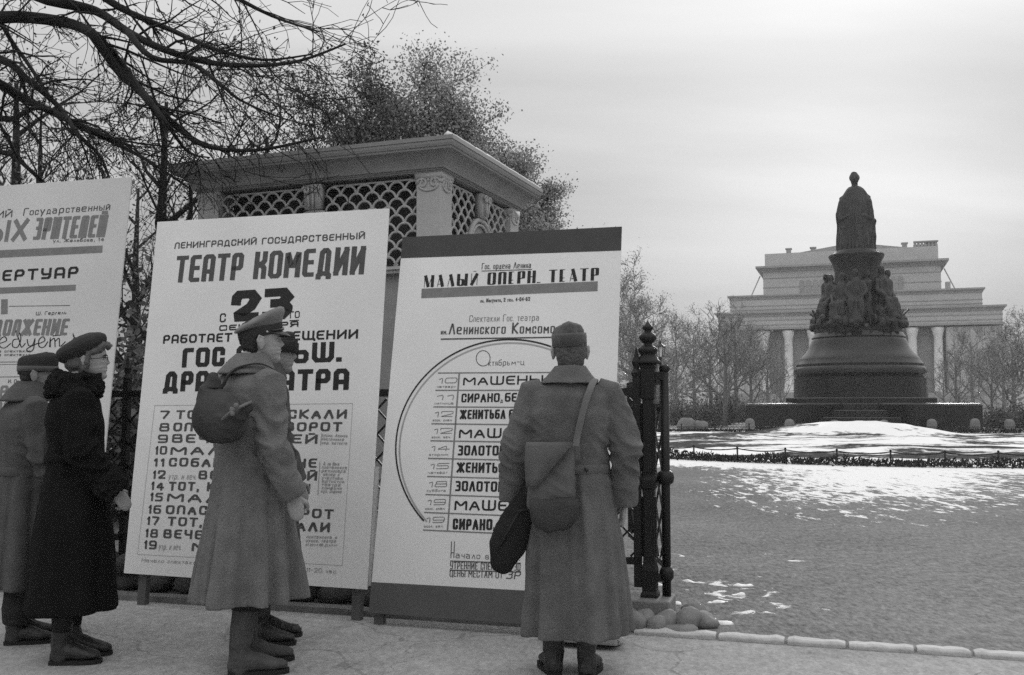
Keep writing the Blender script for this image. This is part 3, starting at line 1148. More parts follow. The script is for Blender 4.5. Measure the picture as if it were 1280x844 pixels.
far_kinds = [tree_meshes(31, 10, 4.2, .2, levels=3, n_limb=11, twig=.02, dens=1.15),
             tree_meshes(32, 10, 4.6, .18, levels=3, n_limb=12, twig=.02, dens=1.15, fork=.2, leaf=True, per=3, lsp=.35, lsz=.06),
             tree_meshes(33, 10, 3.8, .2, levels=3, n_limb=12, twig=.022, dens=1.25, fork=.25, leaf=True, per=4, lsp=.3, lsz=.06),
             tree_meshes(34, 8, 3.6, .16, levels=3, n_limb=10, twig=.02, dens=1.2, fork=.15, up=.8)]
grove = [  # px, Y, height, kind, label
    (796, 52, 6.4, 2, 'tall thin grey tree just right of the tall poster with the dark top band'),
    (846, 74, 8.2, 1, 'hazy tree directly behind the garden lamp'),
    (868, 88, 9.6, 2, 'hazy rounded tree between the garden lamp and the theatre'),
    (888, 70, 7.4, 0, 'bare hazy tree left of the theatre with forked trunk'),
    (906, 62, 7.8, 3, 'many stemmed bare tree before the left wing of the theatre'),
    (920, 78, 9.2, 2, 'hazy bushy tree covering the left corner of the theatre'),
    (938, 68, 7.0, 1, 'bare tree left of the monument terrace'),
    (960, 84, 7.4, 0, 'slender bare tree before the left columns of the theatre'),
    (976, 92, 6.4, 3, 'low bare tree close to the left side of the monument'),
    (1196, 72, 6.6, 3, 'bare tree just right of the monument terrace'),
    (1216, 84, 8.4, 0, 'faint bare tree before the right wing of the theatre'),
    (1240, 64, 5.6, 1, 'small dark tree right of the monument terrace'),
    (1268, 60, 6.8, 2, 'leafy dark tree at the right edge of the photo'),
    (1296, 66, 7.6, 1, 'tree partly cut off by the right edge of the photo'),
    (1254, 90, 8.2, 2, 'hazy tree behind the dark trees at the right edge'),
    (820, 96, 9.8, 1, 'far hazy tree behind the gate post'),
    (790, 80, 11, 2, 'far hazy tree between the tall poster and the gate post'),
    (1180, 96, 6.0, 0, 'low faint tree behind the right part of the monument terrace'),
    (1310, 95, 9.0, 0, 'far tree beyond the right edge of the photo'),
]
for i, (px, Y, H, kd, lb) in enumerate(grove):
    a, c, l_ = far_kinds[kd]
    p = at(px, 500, Y)
    plant_tree('bare_tree', a, c, l_, (p.x, Y, 0), lb, 'hazy trees in the garden', rz=i * 1.9, sc=H * (1 if px < 800 else .84) / (9.6 if kd < 3 else 7.8))
# shrubs at their feet
for i, (px, Y, w, h, lb) in enumerate(((850, 64, 2.2, 1.6, 'low grey shrub under the garden lamp'), (880, 58, 2.6, 1.8, 'wide grey shrub behind the boulders'),
                                       (905, 66, 2.6, 2.4, 'tall grey shrub left of the monument terrace'), (930, 76, 3.4, 2.0, 'faint shrub behind the left bollard'),
                                       (1248, 56, 2.2, 1.2, 'dark low shrub right of the monument'), (1275, 57, 2.4, 1.5, 'dark shrub at the right edge of the photo'),
                                       (960, 88, 5, 2.2, 'wide faint shrub before the theatre columns'), (1200, 80, 4.5, 2.0, 'faint shrub right of the monument terrace'),
                                       (825, 90, 6, 3.4, 'large faint shrub behind the gate post'))):
    m = MB()
    r_ = random.Random(60 + i)
    for q in range(420):
        a = r_.uniform(0, 2 * math.pi); e = math.acos(r_.uniform(0.05, 1))
        rr = r_.uniform(.5, 1.05)
        tip = Vector((w * .5 * rr * math.sin(e) * math.cos(a), w * .45 * rr * math.sin(e) * math.sin(a), h * rr * math.cos(e)))
        st = Vector((tip.x * .25, tip.y * .25, 0))
        mid = st.lerp(tip, .5) + Vector((r_.gauss(0, .12), r_.gauss(0, .12), .1))
        m.tube([st, mid, tip], [.022, .016, .009], 3, cap=False)
        for z in range(3):
            c = tip + Vector((r_.gauss(0, .18), r_.gauss(0, .18), r_.gauss(0, .14)))
            u = Vector((r_.gauss(0, 1), r_.gauss(0, 1), r_.gauss(0, 1))).normalized() * .07
            v = Vector((r_.gauss(0, 1), r_.gauss(0, 1), r_.gauss(0, 1))).normalized() * .05
            m.add([c - u, c + v, c + u, c - v], [(0, 1, 2, 3)])
    o = m.build('shrub', M['shrub'])
    p = at(px, 520, Y)
    o.location = (p.x, Y, 0)
    tag(o, lb, 'shrub', 'shrubs in the garden')

# far wood closing the garden
m = MB()
r_ = random.Random(77)
for i in range(5200):
    x = r_.uniform(-170, 200)
    top = 7.5 + 2.5 * mnoise.noise((x * .09, 3, 1)) + 1.5 * mnoise.noise((x * .35, 7, 1))
    c = Vector((x, 236 + r_.gauss(0, 3), top * r_.random() ** .7))
    for q in range(2):
        u = Vector((r_.gauss(0, 1), r_.gauss(0, 1), r_.gauss(0, 1))).normalized() * r_.uniform(.3, .8)
        v = Vector((r_.gauss(0, 1), r_.gauss(0, 1), r_.gauss(0, 1))).normalized() * r_.uniform(.2, .6)
        c2 = c + Vector((r_.gauss(0, .5), r_.gauss(0, .5), 0))
        m.add([c2 - u, c2 + v, c2 + u, c2 - v], [(0, 1, 2, 3)])
for i in range(200):
    x = r_.uniform(-170, 200)
    m.tube([(x, 236 + r_.gauss(0, 2), -.1), (x + r_.gauss(0, .3), 236, 6)], [.2, .08], 5)
o = m.build('far_wood', M['bark_hazed'])
tag(o, 'far grey wood along the back of the garden', 'wood', kind='stuff')

# leafy tree behind the kiosk and thinner neighbours
lt = tree_meshes(71, 8.0, 2.9, .16, mt='bark', leaf=True, per=18, lsp=.16, lsz=.034, n_limb=28, levels=3, twig=.008, dens=1.9, fork=.25, up=.6)
p = at(548, 300, 17.0)
plant_tree('leafy_tree', *lt, (p.x, 17.0, 0), 'small leaved tree with rounded crown rising behind the kiosk roof', 'trees behind the kiosk', rz=2.4, sc=.77)
lt4 = tree_meshes(72, 8.0, 1.9, .13, mt='bark', leaf=True, per=11, lsp=.14, lsz=.034, n_limb=24, levels=3, twig=.008, dens=1.7, fork=.25, up=.8)
p = at(648, 300, 17.5)
p0 = at(600, 300, 16.2)
plant_tree('leafy_tree', *lt4, (p0.x, 16.2, 0), 'leafy tree rising above the right corner of the kiosk roof', 'trees behind the kiosk', rz=5.2, sc=.70)
plant_tree('leafy_tree', *lt4, (p.x, 17.5, 0), 'lower leafy tree showing right of the kiosk cornice', 'trees behind the kiosk', rz=3.0, sc=.66)
lt2 = tree_meshes(75, 8.0, 2.6, .15, mt='bark', leaf=True, per=15, lsp=.16, lsz=.033, n_limb=15, levels=3, twig=.008, dens=1.7, fork=.25, up=.8, lm='leaf_dark')
p = at(435, 300, 16.0)
plant_tree('leafy_tree', *lt2, (p.x, 16.0, 0), 'leafy tree above the left half of the kiosk roof', 'trees behind the kiosk', rz=4.1, sc=.76)
lt3 = tree_meshes(78, 9.5, 3.6, .2, mt='bark', leaf=True, per=3, lsp=.34, lsz=.045, n_limb=11, levels=3, twig=.009, dens=.9, fork=.12, up=.6, lm='leaf_dark')
for i, (px, Y, sc, lb) in enumerate(((330, 17, .72, 'thin tree rising left of the kiosk roof'), (205, 15.5, .74, 'dark bushy tree seen between the first two posters'),
                                     (15, 16, .8, 'dark tree behind the left edge of the leftmost poster'),
                                     (170, 26, .85, 'dense tree far behind the gap between the posters'))):
    p = at(px, 300, Y)
    plant_tree('bushy_tree', *lt3, (p.x, Y, 0), lb, 'bushy trees behind the fence', rz=i * 2.2, sc=sc)
# undergrowth behind the fence
for i, (px, Y, lb) in enumerate(((60, 11.5, 'dark bush behind the leftmost poster'), (165, 12, 'dark bush seen through the fence between two posters'), (225, 13, 'dark bush behind the comedy poster'))):
    m = MB()
    r_ = random.Random(90 + i)
    tips = [(Vector((r_.gauss(0, .8), r_.gauss(0, .6), abs(r_.gauss(0, .9)) + .3)), None) for q in range(500)]
    leaf_cloud(m, tips, 5 + i, 9, .16, .05)
    for q in range(90):
        t_ = tips[q][0]
        m.tube([(t_.x * .2, t_.y * .2, 0), (t_.x * .6, t_.y * .6, t_.z * .5), t_], [.02, .014, .008], 4, cap=False)
    o = m.build('garden_bush', M['leaf_dark'])
    p = at(px, 480, Y)
    o.location = (p.x, Y, 0)
    tag(o, lb, 'bush', 'bushes behind the fence')

# the old bare tree whose limbs hang in from the left
TT = Vector((-7.6, 10.6, 0))
ot = empty('old_tree', TT)
r_ = random.Random(17)
tr = MB()
tr.tube([(0, 0, -.1), (.05, 0, 1.2), (.1, 0, 2.8), (.1, .1, 4.6), (.2, 0, 6.6), (.3, .1, 9)], [.42, .34, .31, .28, .2, .08], 14)
o = tr.build('trunk', M['bark'], ot, True)
limbs = [  # photo columns/rows, distance start and end, radius at the start
    ([(-260, 120), (-80, 40), (0, 22), (70, 26), (112, 40), (140, 68), (165, 100), (190, 132), (222, 160), (255, 182), (320, 188), (400, 172)], 10.2, 9.0, .085),
    ([(-240, 10), (-60, -30), (60, 0), (120, 14), (160, 40), (205, 62), (260, 78), (320, 82), (375, 76), (432, 55)], 10.3, 8.6, .075),
    ([(-240, 190), (-100, 120), (-20, 100), (30, 124), (65, 140), (105, 160), (150, 182), (190, 204), (236, 235)], 10.2, 9.4, .075),
    ([(-230, 150), (-90, 60), (0, 74), (35, 100), (75, 135), (95, 165), (125, 195), (138, 226)], 10.1, 9.2, .06),
    ([(-200, -60), (0, -70), (90, -30), (150, 10), (215, 38), (270, 62), (330, 75), (390, 68)], 10.3, 9.2, .06),
    ([(-240, 240), (-60, 150), (10, 150), (45, 135), (90, 150), (150, 175), (235, 186)], 10.0, 9.6, .045),
    ([(112, 38), (150, 92), (180, 118), (205, 150), (235, 190), (262, 197)], 9.6, 9.0, .05),
    ([(160, 40), (190, 72), (240, 80), (275, 105), (300, 125), (345, 145), (395, 160)], 9.3, 8.7, .035),
    ([(-200, -120), (40, -120), (160, -60), (260, -20), (340, 20), (400, 40)], 10.4, 9.0, .06),
    ([(-240, 260), (-80, 210), (0, 190), (40, 215), (75, 250), (110, 290)], 10.2, 10, .05),
    ([(-150, -20), (-30, 20), (20, 60), (60, 118), (100, 175), (118, 228)], 10.2, 10.6, .04),
]
cr = MB()


def twig(p, d, L, rad, lev):
    n = 5 if lev else 4
    pts, rr = [p], [rad]
    for i in range(n):
        d = unit(d + Vector((r_.gauss(0, .2), r_.gauss(0, .2), r_.gauss(0, .18) - .05)))
        p = p + d * (L / n)
        pts.append(p); rr.append(max(.0032, rad * (1 - .75 * (i + 1) / n)))
    cr.tube(pts, rr, 4 if rad > .01 else 3, cap=False)
    if lev == 0:
        if r_.random() < .10:
            c = pts[-1]; u = Vector((r_.gauss(0, 1), r_.gauss(0, 1), r_.gauss(0, 1))).normalized() * .026; v = Vector((r_.gauss(0, 1), r_.gauss(0, 1), -1)).normalized() * .03
            cr.add([c - u * .5, c + v * .5, c + u * .5, c - v], [(0, 1, 2, 3)])
        return
    for i in range(r_.randint(3, 4)):
        q = r_.randint(1, n - 1)
        nd = unit((pts[q + 1] - pts[q]).normalized() * .9 + Vector((r_.gauss(0, .6), r_.gauss(0, .6), r_.gauss(-.12, .55))))
        twig(pts[q], nd, L * r_.uniform(.4, .7), max(.0045, rr[q] * .6), lev - 1)


for path, y0, y1, rad in limbs:
    P = [at(x, y, y0 + (y1 - y0) * i / (len(path) - 1) + .25 * math.sin(i * 2.3 + rad * 90)) - TT for i, (x, y) in enumerate(path)]
    if rad > .055 or path[0][0] < -100:
        P[0] = Vector((.1, .0, P[0].z - .4))
    # smooth the polyline
    S = []
    for i in range(len(P) - 1):
        p0 = P[max(0, i - 1)]; p1 = P[i]; p2 = P[i + 1]; p3 = P[min(len(P) - 1, i + 2)]
        for q in range(4):
            t = q / 4
            S.append(.5 * ((2 * p1) + (p2 - p0) * t + (2 * p0 - 5 * p1 + 4 * p2 - p3) * t * t + (3 * p1 - p0 - 3 * p2 + p3) * t ** 3))
    S.append(P[-1])
    n = len(S)
    R = [max(.006, rad * (1 - .88 * (i / (n - 1)) ** .8)) for i in range(n)]
    cr.tube(S, R, 8)
    for i in range(5, n - 1):
        for q in range(1 if r_.random() < .75 else 0):
            d = (S[i + 1] - S[i]).normalized()
            nd = unit(d * r_.uniform(.5, 1.0) + Vector((r_.gauss(.1, .55), r_.gauss(0, .55), r_.gauss(-.05, .6))))
            twig(S[i], nd, r_.uniform(.45, 1.15), max(.006, min(.016, R[i] * .45)), 2 if r_.random() < .55 else 1)
cr.build('crown', M['bark'], ot, True)
tag(ot, 'old bare tree with dark drooping limbs hanging in over the posters from the left', 'tree')

# ------------------------------------------------------------------ garden lamp
LY = 44.0
p = at(826, 500, LY)
lp = empty('garden_lamp', (p.x, LY, 0))
lz = lambda y: hgt(y, LY)
m = MB()
m.lathe([(.16, 0), (.15, .5), (.09, .6), (.06, 1.0), (.05, lz(449)), (.09, lz(448)), (.04, lz(446.5))], 12)
m.build('lamp_post', M['iron'], lp, True)
m = MB()
m.lathe([(.13, lz(446)), (.19, lz(434))], 6)
m.build('lantern_glass', M['glass'], lp)
m = MB()
m.lathe([(.26, lz(434) + .005), (.25, lz(433)), (.12, lz(430.5)), (.05, lz(429)), (.07, lz(428.2)), (.01, lz(425.5))], 6)
for q in range(6):
    a = q * math.pi / 3
    m.bar((.135 * math.cos(a), .135 * math.sin(a), lz(446.5)), (.2 * math.cos(a), .2 * math.sin(a), lz(434)), .035)
m.build('lantern_frame', M['iron'], lp)
tag(lp, 'small garden street lamp with glass lantern beyond the gate post', 'lamp')

# ------------------------------------------------------------------ kiosk behind the fence
KO = Vector((-0.655, 9.05, 0))                    # near corner of its walls
kdir = math.atan2(-1, 2.63)
kk = empty('kiosk', KO, kdir)                     # local -x runs left along the front, +y runs back along the side
W, D = 2.72, 2.05
q2z = lambda py, Y=9.05: hgt(py, Y)
ZC = q2z(214)                                     # underside of the cornice
ZS = q2z(331)                                     # sill under the lattice
m = MB()
m.box((-W / 2, D / 2, ZS / 2), (W - .1, D - .1, ZS - .04))
m.build('wall', M['kiosk'], kk)
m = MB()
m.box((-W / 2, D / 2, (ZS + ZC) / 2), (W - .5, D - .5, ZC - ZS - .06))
m.build('shade_block', M['kiosk_shade'], kk)  # solid dark block stands for the shade inside the kiosk
m = MB()


def ring_box(m_, z0, z1, o0, o1=None):
    o1 = o0 if o1 is None else o1
    r0 = [(-W - o0, -o0, z0), (o0, -o0, z0), (o0, D + o0, z0), (-W - o0, D + o0, z0)]
    r1 = [(-W - o1, -o1, z1), (o1, -o1, z1), (o1, D + o1, z1), (-W - o1, D + o1, z1)]
    m_.loft([[Vector(v) for v in r0], [Vector(v) for v in r1]])


ring_box(m, ZS - .06, ZS - .03, .03); ring_box(m, ZS - .028, ZS, .06)
m.build('sill', M['kiosk_light'], kk)
# cornice: fillets, a hollow cove, then the top fascia
m = MB()
H0 = ZC
top = q2z(172, 8.75)
Hc = top - H0
prof = [(0, .01), (.06, .01), (.061, .025), (.12, .025), (.121, .04)]
for i in range(9):
    t = i / 8
    prof.append((.125 + .58 * t, .045 + .125 * (1 - math.sqrt(max(0, 1 - t * t))) + .012 * t))
prof += [(.71, .18), (.80, .183), (.801, .193), (.90, .203), (1.0, .206)]
rings = []
for t, o_ in prof:
    z = H0 + Hc * t
    rings.append([Vector((-W - o_, -o_, z)), Vector((o_, -o_, z)), Vector((o_, D + o_, z)), Vector((-W - o_, D + o_, z))])
m.loft(rings)
m.build('cornice', M['kiosk'], kk)
m = MB()
o_ = .212
rings = [[Vector((-W - o_, -o_, top + .003)), Vector((o_, -o_, top + .003)), Vector((o_, D + o_, top + .003)), Vector((-W - o_, D + o_, top + .003))],
         [Vector((-W - o_, -o_, top + .04)), Vector((o_, -o_, top + .04)), Vector((o_, D + o_, top + .04)), Vector((-W - o_, D + o_, top + .04))],
         [Vector((-W, .4, top + .13)), Vector((0, .4, top + .13)), Vector((0, D - .4, top + .13)), Vector((-W, D - .4, top + .13))]]
m.loft(rings)
m.build('roof', M['tin'], kk)
m = MB()
r3 = random.Random(3)
rings = []
for i in range(26):   # a line of snow lying along the edge of the roof
    y = -.16 + (D + .32) * i / 25
    h = .02 + .018 * r3.random()
    rings.append([Vector((.10, y, top + .06)), Vector((.195, y, top + .042)), Vector((.2, y, top + .045 + h * .5)), Vector((.14, y, top + .065 + h))])
m.loft(rings)
m.build('roof_snow', M['snow'], kk, True)
# pilasters with scrolled capitals
def pilaster(cx, cy, nx, ny):
    m_ = MB()
    m_.box((cx, cy, ZC / 2 + .0), (.25, .25, ZC - .012))
    o2 = m_.build('pilaster', M['kiosk_light'], kk, bevel=.006)
    m_ = MB()
    z = ZC - .16
    for fx, fy in ((0, -1), (1, 0), (-1, 0)):
        c = Vector((cx + fx * .128, cy + fy * .128, z))
        s = Vector((-fy, fx, 0))
        for sg in (-1, 1):
            pts = []
            for q in range(14):
                a = q / 13 * 2.6 * math.pi
                rr = .055 * (1 - q / 16)
                pts.append(c + s * (sg * (.062 + rr * math.cos(a))) + Vector((0, 0, .06 + rr * math.sin(a))))
            m_.tube(pts, .013, 6)
        pts = [c + s * (.1 * math.cos(a)) + Vector((0, 0, .05 - .06 * math.sin(a))) for a in [math.pi * q / 8 for q in range(9)]]
        m_.tube(pts, .012, 6)
        for q in range(5):
            m_.ball(c + s * ((q - 2) * .035) + Vector((0, 0, .09)), .017, 6)
    m_.box((cx, cy, ZC - .03), (.275, .275, .05))
    m_.build('capital', M['kiosk_light'], kk, True)


pilaster(-.125, .125, 1, 1)
pilaster(-W + .125, .125, -1, 1)
pilaster(-.125, D - .125, 1, 1)
pilaster(-W + .125, D - .125, -1, 1)


def lattice(m_, o, ux, n, w, z0, z1, r=.086):
    """fish-scale grille in the plane o + ux*s, clipped to w x (z0..z1)"""
    row = 0
    z = z0 - r
    while z < z1:
        s = -r + (r if row % 2 else 0)
        while s < w + r:
            pts = []
            for q in range(13):
                a = math.pi * q / 12
                ss, zz = s + r * .97 * math.cos(a), z + r * 1.1 * math.sin(a)
                if 0 <= ss <= w and z0 <= zz <= z1:
                    pts.append(o + ux * ss + n * (.004 * (row % 2)) + Vector((0, 0, zz)))
            if len(pts) > 2:
                m_.tube(pts, .0125, 6)
            s += 2 * r
        z += r * .92
        row += 1


X = Vector((1, 0, 0)); Yv = Vector((0, 1, 0))
fw = W - .5
for nm, o_, ux, n_, w_ in (('front', Vector((-W + .25, .06, 0)), X, -Yv, fw), ('side', Vector((-.06, .25, 0)), Yv, X, D - .5)):
    mid = w_ / 2
    bw = .10
    for a0, a1 in ((0, mid - bw), (mid + bw, w_)):
        m = MB()
        lattice(m, o_ + ux * a0, ux, n_, a1 - a0, ZS + .02, ZC - .02)
        m.build('lattice', M['kiosk_light'], kk, True)
    # frame strip, middle bracket and the arched opening below it
    m = MB()
    cz = ZC - .16
    m.box(o_ + ux * mid + n_ * .04 + Vector((0, 0, cz + .02)), (.17 if ux is X else .07, .07 if ux is X else .15, .24), taper=1.2)
    for sg in (-1, 1):
        pts = []
        for q in range(14):
            a = q / 13 * 2.4 * math.pi
            rr = .045 * (1 - q / 16)
            pts.append(o_ + ux * (mid + sg * (.05 + rr * math.cos(a))) + n_ * .11 + Vector((0, 0, cz + .08 + rr * math.sin(a))))
        m.tube(pts, .012, 6)
        m.tube([o_ + ux * (mid + sg * .03) + n_ * .11 + Vector((0, 0, cz + .04)), o_ + ux * (mid + sg * .02) + n_ * .10 + Vector((0, 0, cz - .09))], .012, 6)
    m.build('bracket', M['kiosk_light'], kk, True)
    m = MB()
    ar = .30
    az = cz - .12 - ar
    for rr, th_ in ((ar, .024), (ar - .05, .014)):
        pts = [o_ + ux * (mid + rr * math.cos(a)) + n_ * .03 + Vector((0, 0, az + rr * math.sin(a))) for a in [math.pi * q / 24 for q in range(25)]]
        m.tube(pts, th_, 8)
    m.build('arch_moulding', M['kiosk_light'], kk, True)
    m = MB()
    ringa, ringb = [], []
    for q in range(25):
        a = math.pi * q / 24
        v = o_ + ux * (mid + (ar - .02) * math.cos(a)) + Vector((0, 0, az + (ar - .02) * math.sin(a)))
        ringa.append(v + n_ * .012); ringb.append(v - n_ * .02)
    m.loft([ringb, ringa])
    m.build('arch_panel', M['kiosk'], kk)
tag(kk, 'ornate wooden kiosk with coved cornice and fish scale lattice behind the posters', 'kiosk')

# ------------------------------------------------------------------ cast iron fence, gate post, gate leaf
FN = 0.36
fe = empty('iron_fence', on_line(0, FN), FANG)
ZT = 1.43
m = MB()
S0, S1 = -9.5, 0.02
m.box(((S0 + S1) / 2, 0, ZT - .02), (S1 - S0, .05, .05))
m.box(((S0 + S1) / 2, 0, .36), (S1 - S0, .045, .045))
m.build('rail', M['iron'], fe)
nb = 10
for i in range(nb):
    a0 = S0 + (S1 - S0) * i / nb
    a1 = S0 + (S1 - S0) * (i + 1) / nb
    m = MB()
    m.bar((a1 - .02, 0, .2), (a1 - .02, 0, ZT + .08), .045)
    m.lathe([(.03, ZT + .08), (.036, ZT + .1), (.018, ZT + .13), (.03, ZT + .17), (.016, ZT + .2), (.004, ZT + .26)], 10, c=(a1 - .02, 0, 0))
    m.build('upright', M['iron'], fe)
    m = MB()
    st = .17
    hh = ZT - .06 - .385
    nn = int((a1 - a0 + hh) / st) + 1
    for q in range(nn):
        for sg in (1, -1):
            # diagonal through the bottom at x = a0 - hh + q*st (sg=1) or mirrored
            xb = a0 - hh + q * st
            p0, p1 = Vector((xb, .006 * sg, .385)), Vector((xb + hh, .006 * sg, .385 + hh))
            if sg < 0:
                p0.x, p1.x = xb + hh, xb
            # clip to the panel
            def clip(pa, pb):
                d = pb - pa
                t0, t1 = 0.0, 1.0
                for lo, hi in ((a0, a1 - .04),):
                    if abs(d.x) < 1e-9:
                        continue
                    ta, tb = (lo - pa.x) / d.x, (hi - pa.x) / d.x
                    t0, t1 = max(t0, min(ta, tb)), min(t1, max(ta, tb))
                return (pa + d * t0, pa + d * t1) if t1 - t0 > .02 else None
            c = clip(p0, p1)
            if c:
                m.bar(c[0], c[1], .014, .012)
    m.build('lattice_panel', M['iron'], fe)
tag(fe, 'black cast iron fence with diamond lattice running behind the posters', 'fence')

# rubble plinth below the fence
m = MB()
r4 = random.Random(12)
core = MB()
for row, (z, hh) in enumerate(((0.06, .15), (.19, .15))):
    s = S0
    while s < S1 - .3:
        L = r4.uniform(.16, .34)
        c = on_line(s + L / 2, FN - .02 + r4.uniform(-.02, .02), z + r4.uniform(-.015, .02))
        m.ball(c, (L * .54, .16, hh * .56), 12, M=Matrix.Rotation(FANG + r4.uniform(-.1, .1), 3, 'Z') @ Matrix.Rotation(r4.uniform(-.2, .2), 3, 'Y'))
        s += L
o = m.build('rubble_wall', M['rubble'], smooth=True)
jitter_mesh(o.data, .035, 7, 5)
tag(o, 'low dark rubble stone wall under the fence behind the posters', 'wall')

# gate post
PP = Vector((0.862, 6.30, 0))
gp = empty('gate_post', PP, FANG)
gz = lambda y: hgt(y, 6.30)
m = MB()
w = .037
m.lathe([(w * 1.45, gz(752)), (w * 1.45, gz(742)), (w * 1.2, gz(738)), (w * 1.25, gz(722)), (w * 1.28, gz(712)), (w * 1.05, gz(704)), (w, gz(700)), (w * .96, gz(612)),
         (w * 1.2, gz(610)), (w * 1.22, gz(600)), (w * 1.08, gz(597)), (w * .96, gz(594)), (w * .92, gz(500)), (w * 1.14, gz(498)), (w * 1.18, gz(470)), (w * 1.2, gz(461)), (w * 1.34, gz(459)), (w * 1.34, gz(455.5)), (w * .9, gz(455))], sq=True)
m.build('shaft', M['iron'], gp, bevel=.004)
m = MB()
px2m = 6.3 / FOC
m.lathe([(r_ * px2m, gz(y)) for r_, y in ((15.5, 455.2), (15.5, 452), (13.5, 450), (12, 447), (9, 443.5), (10.5, 442), (12.5, 439), (12, 436), (7, 432.5), (5, 430), (8, 427.5), (10.8, 424), (11, 421), (8, 417.5),
                                          (4.5, 415), (4, 413.5), (6, 412), (7, 410), (5, 407), (2.5, 404.5), (.6, 401.5))], 20)
m.build('finial', M['iron'], gp, True)
m = MB()
for fx, fy in ((0, -1), (1, 0), (-1, 0), (0, 1)):
    m.box((fx * (w * .93 + .004), fy * (w * .93 + .004), (gz(700) + gz(612)) / 2 - .01), (.05 if fy else .012, .012 if fy else .05, gz(620) - gz(695)))
    m.box((fx * (w * .93 + .004), fy * (w * .93 + .004), (gz(594) + gz(500)) / 2), (.05 if fy else .012, .012 if fy else .05, gz(505) - gz(590)))
m.build('panel', M['iron'], gp)
m = MB()
m.box((0, 0, gz(756)), (.28, .28, .1))
m.build('stone_block', M['stone'], gp, bevel=.01)
tag(gp, 'black cast iron gate post with turned finial right of the posters', 'gate post')

# gate leaf, swung open into the garden
RP = Vector((0.968, 6.32, 0))
gl = empty('gate_leaf', RP, math.pi / 2 + .03)     # local +x runs away from the camera
m = MB()
rz_ = lambda y: hgt(y, 6.32)
m.tube([(0, 0, rz_(757)), (0, 0, rz_(462))], .028, 12)
m.ball((0, 0, rz_(461)), (.036, .036, .03), 12)
m.lathe([(.03, rz_(606)), (.05, rz_(603)), (.055, rz_(597)), (.05, rz_(591)), (.03, rz_(588))], 12)
m.lathe([(.03, rz_(726)), (.045, rz_(722)), (.045, rz_(714)), (.03, rz_(708))], 12)
m.build('hinge_stile', M['iron'], gl, True)
m = MB()
LL = 1.5
zt_, zb_ = rz_(476), rz_(706)
m.bar((0, 0, zt_), (LL, 0, zt_), .04); m.bar((0, 0, zb_), (LL, 0, zb_), .04)
m.bar((LL - .02, 0, zb_ - .02), (LL - .02, 0, zt_ + .02), .045)
m.bar((0, 0, zt_ - .16), (LL, 0, zt_ - .16), .025)
m.build('frame', M['iron'], gl)
m = MB()
st = .24
hh = zt_ - .17 - zb_ - .02
q = -hh
while q < LL:
    for sg in (1, -1):
        pa, pb = Vector((q, .008 * sg, zb_ + .02)), Vector((q + hh, .008 * sg, zb_ + .02 + hh))
        if sg < 0:
            pa.x, pb.x = q + hh, q
        d = pb - pa
        ta, tb = (0.02 - pa.x) / d.x, (LL - .03 - pa.x) / d.x
        t0, t1 = max(0, min(ta, tb)), min(1, max(ta, tb))
        if t1 - t0 > .03:
            m.bar(pa + d * t0, pa + d * t1, .011, .011)
    q += st
m.build('lattice_panel', M['iron'], gl)
m = MB()
m.box((0, .07, rz_(470)), (.05, .14, .05))
m.build('hinge', M['iron'], gl)
m = MB()
m.box((0, .07, rz_(722)), (.045, .12, .045))
m.build('hinge', M['iron'], gl)
tag(gl, 'black iron gate leaf standing open beside the gate post', 'gate')

# stones heaped round the foot of the post
r5 = random.Random(9)
stones = [(.66, 6.13, .14, .10), (.78, 6.03, .10, .09), (.90, 6.02, .10, .085), (1.04, 6.04, .12, .08), (1.16, 6.08, .11, .06), (.70, 6.0, .11, .07), (.85, 5.95, .09, .06), (.98, 5.92, .13, .045), (1.12, 6.22, .1, .08),
          (.60, 6.0, .1, .09)]
for i, (x, y, a, c) in enumerate(stones):
    m = MB()
    m.ball((0, 0, 0), (a * .82, a * .6, c * .85), 14)
    o = m.build('cobble_stone', M['stone'], None, True)
    jitter_mesh(o.data, .045, 10, i * 4.3)
    o.location = (x, y, c * .55)
    o.rotation_euler = (r5.uniform(-.2, .2), r5.uniform(-.2, .2), FANG + r5.uniform(-.5, .5))
    tag(o, 'rounded grey cobble in the heap at the foot of the gate post', 'stone', 'cobbles at the foot of the gate post')

# scraps of snow on the ground behind the kerb
m = MB()
r6 = random.Random(44)
for i in range(22):
    if i < 13:
        x, y = r6.uniform(1.05, 1.95), r6.uniform(6.1, 7.9)
        if x - 1.0 > (y - 5.6) * .7:
            continue
    else:
        x, y = r6.uniform(-1.2, .7), r6.uniform(6.9, 7.6)
    a, c = r6.uniform(.03, .11), r6.uniform(.02, .05)
    m.ball((x, y, .0), (a, c, r6.uniform(.006, .014)), 12, M=Matrix.Rotation(r6.uniform(-.8, .5), 3, 'Z'))
o = m.build('snow_scraps', M['snow'], None, True)
jitter_mesh(o.data, .03, 14, 5)
tag(o, 'scattered scraps of old snow on the ground behind the kerb', 'snow', kind='stuff')

# ------------------------------------------------------------------ haze: one even volume round camera and scene
hm = bpy.data.materials.new('haze_air')
hm.use_nodes = True
hnt = hm.node_tree
hnt.nodes.clear()
ho = hnt.nodes.new('ShaderNodeOutputMaterial')
hv = hnt.nodes.new('ShaderNodeVolumePrincipled')
hv.inputs['Color'].default_value = (0.95, 0.95, 0.95, 1)
hv.inputs['Density'].default_value = 0.0005
hv.inputs['Anisotropy'].default_value = 0.0
hnt.links.new(hv.outputs[0], ho.inputs['Volume'])
m = MB()
m.box((20, 124, 17.5), (530, 284, 37))
o = m.build('haze', hm)
tag(o, kind='stuff')

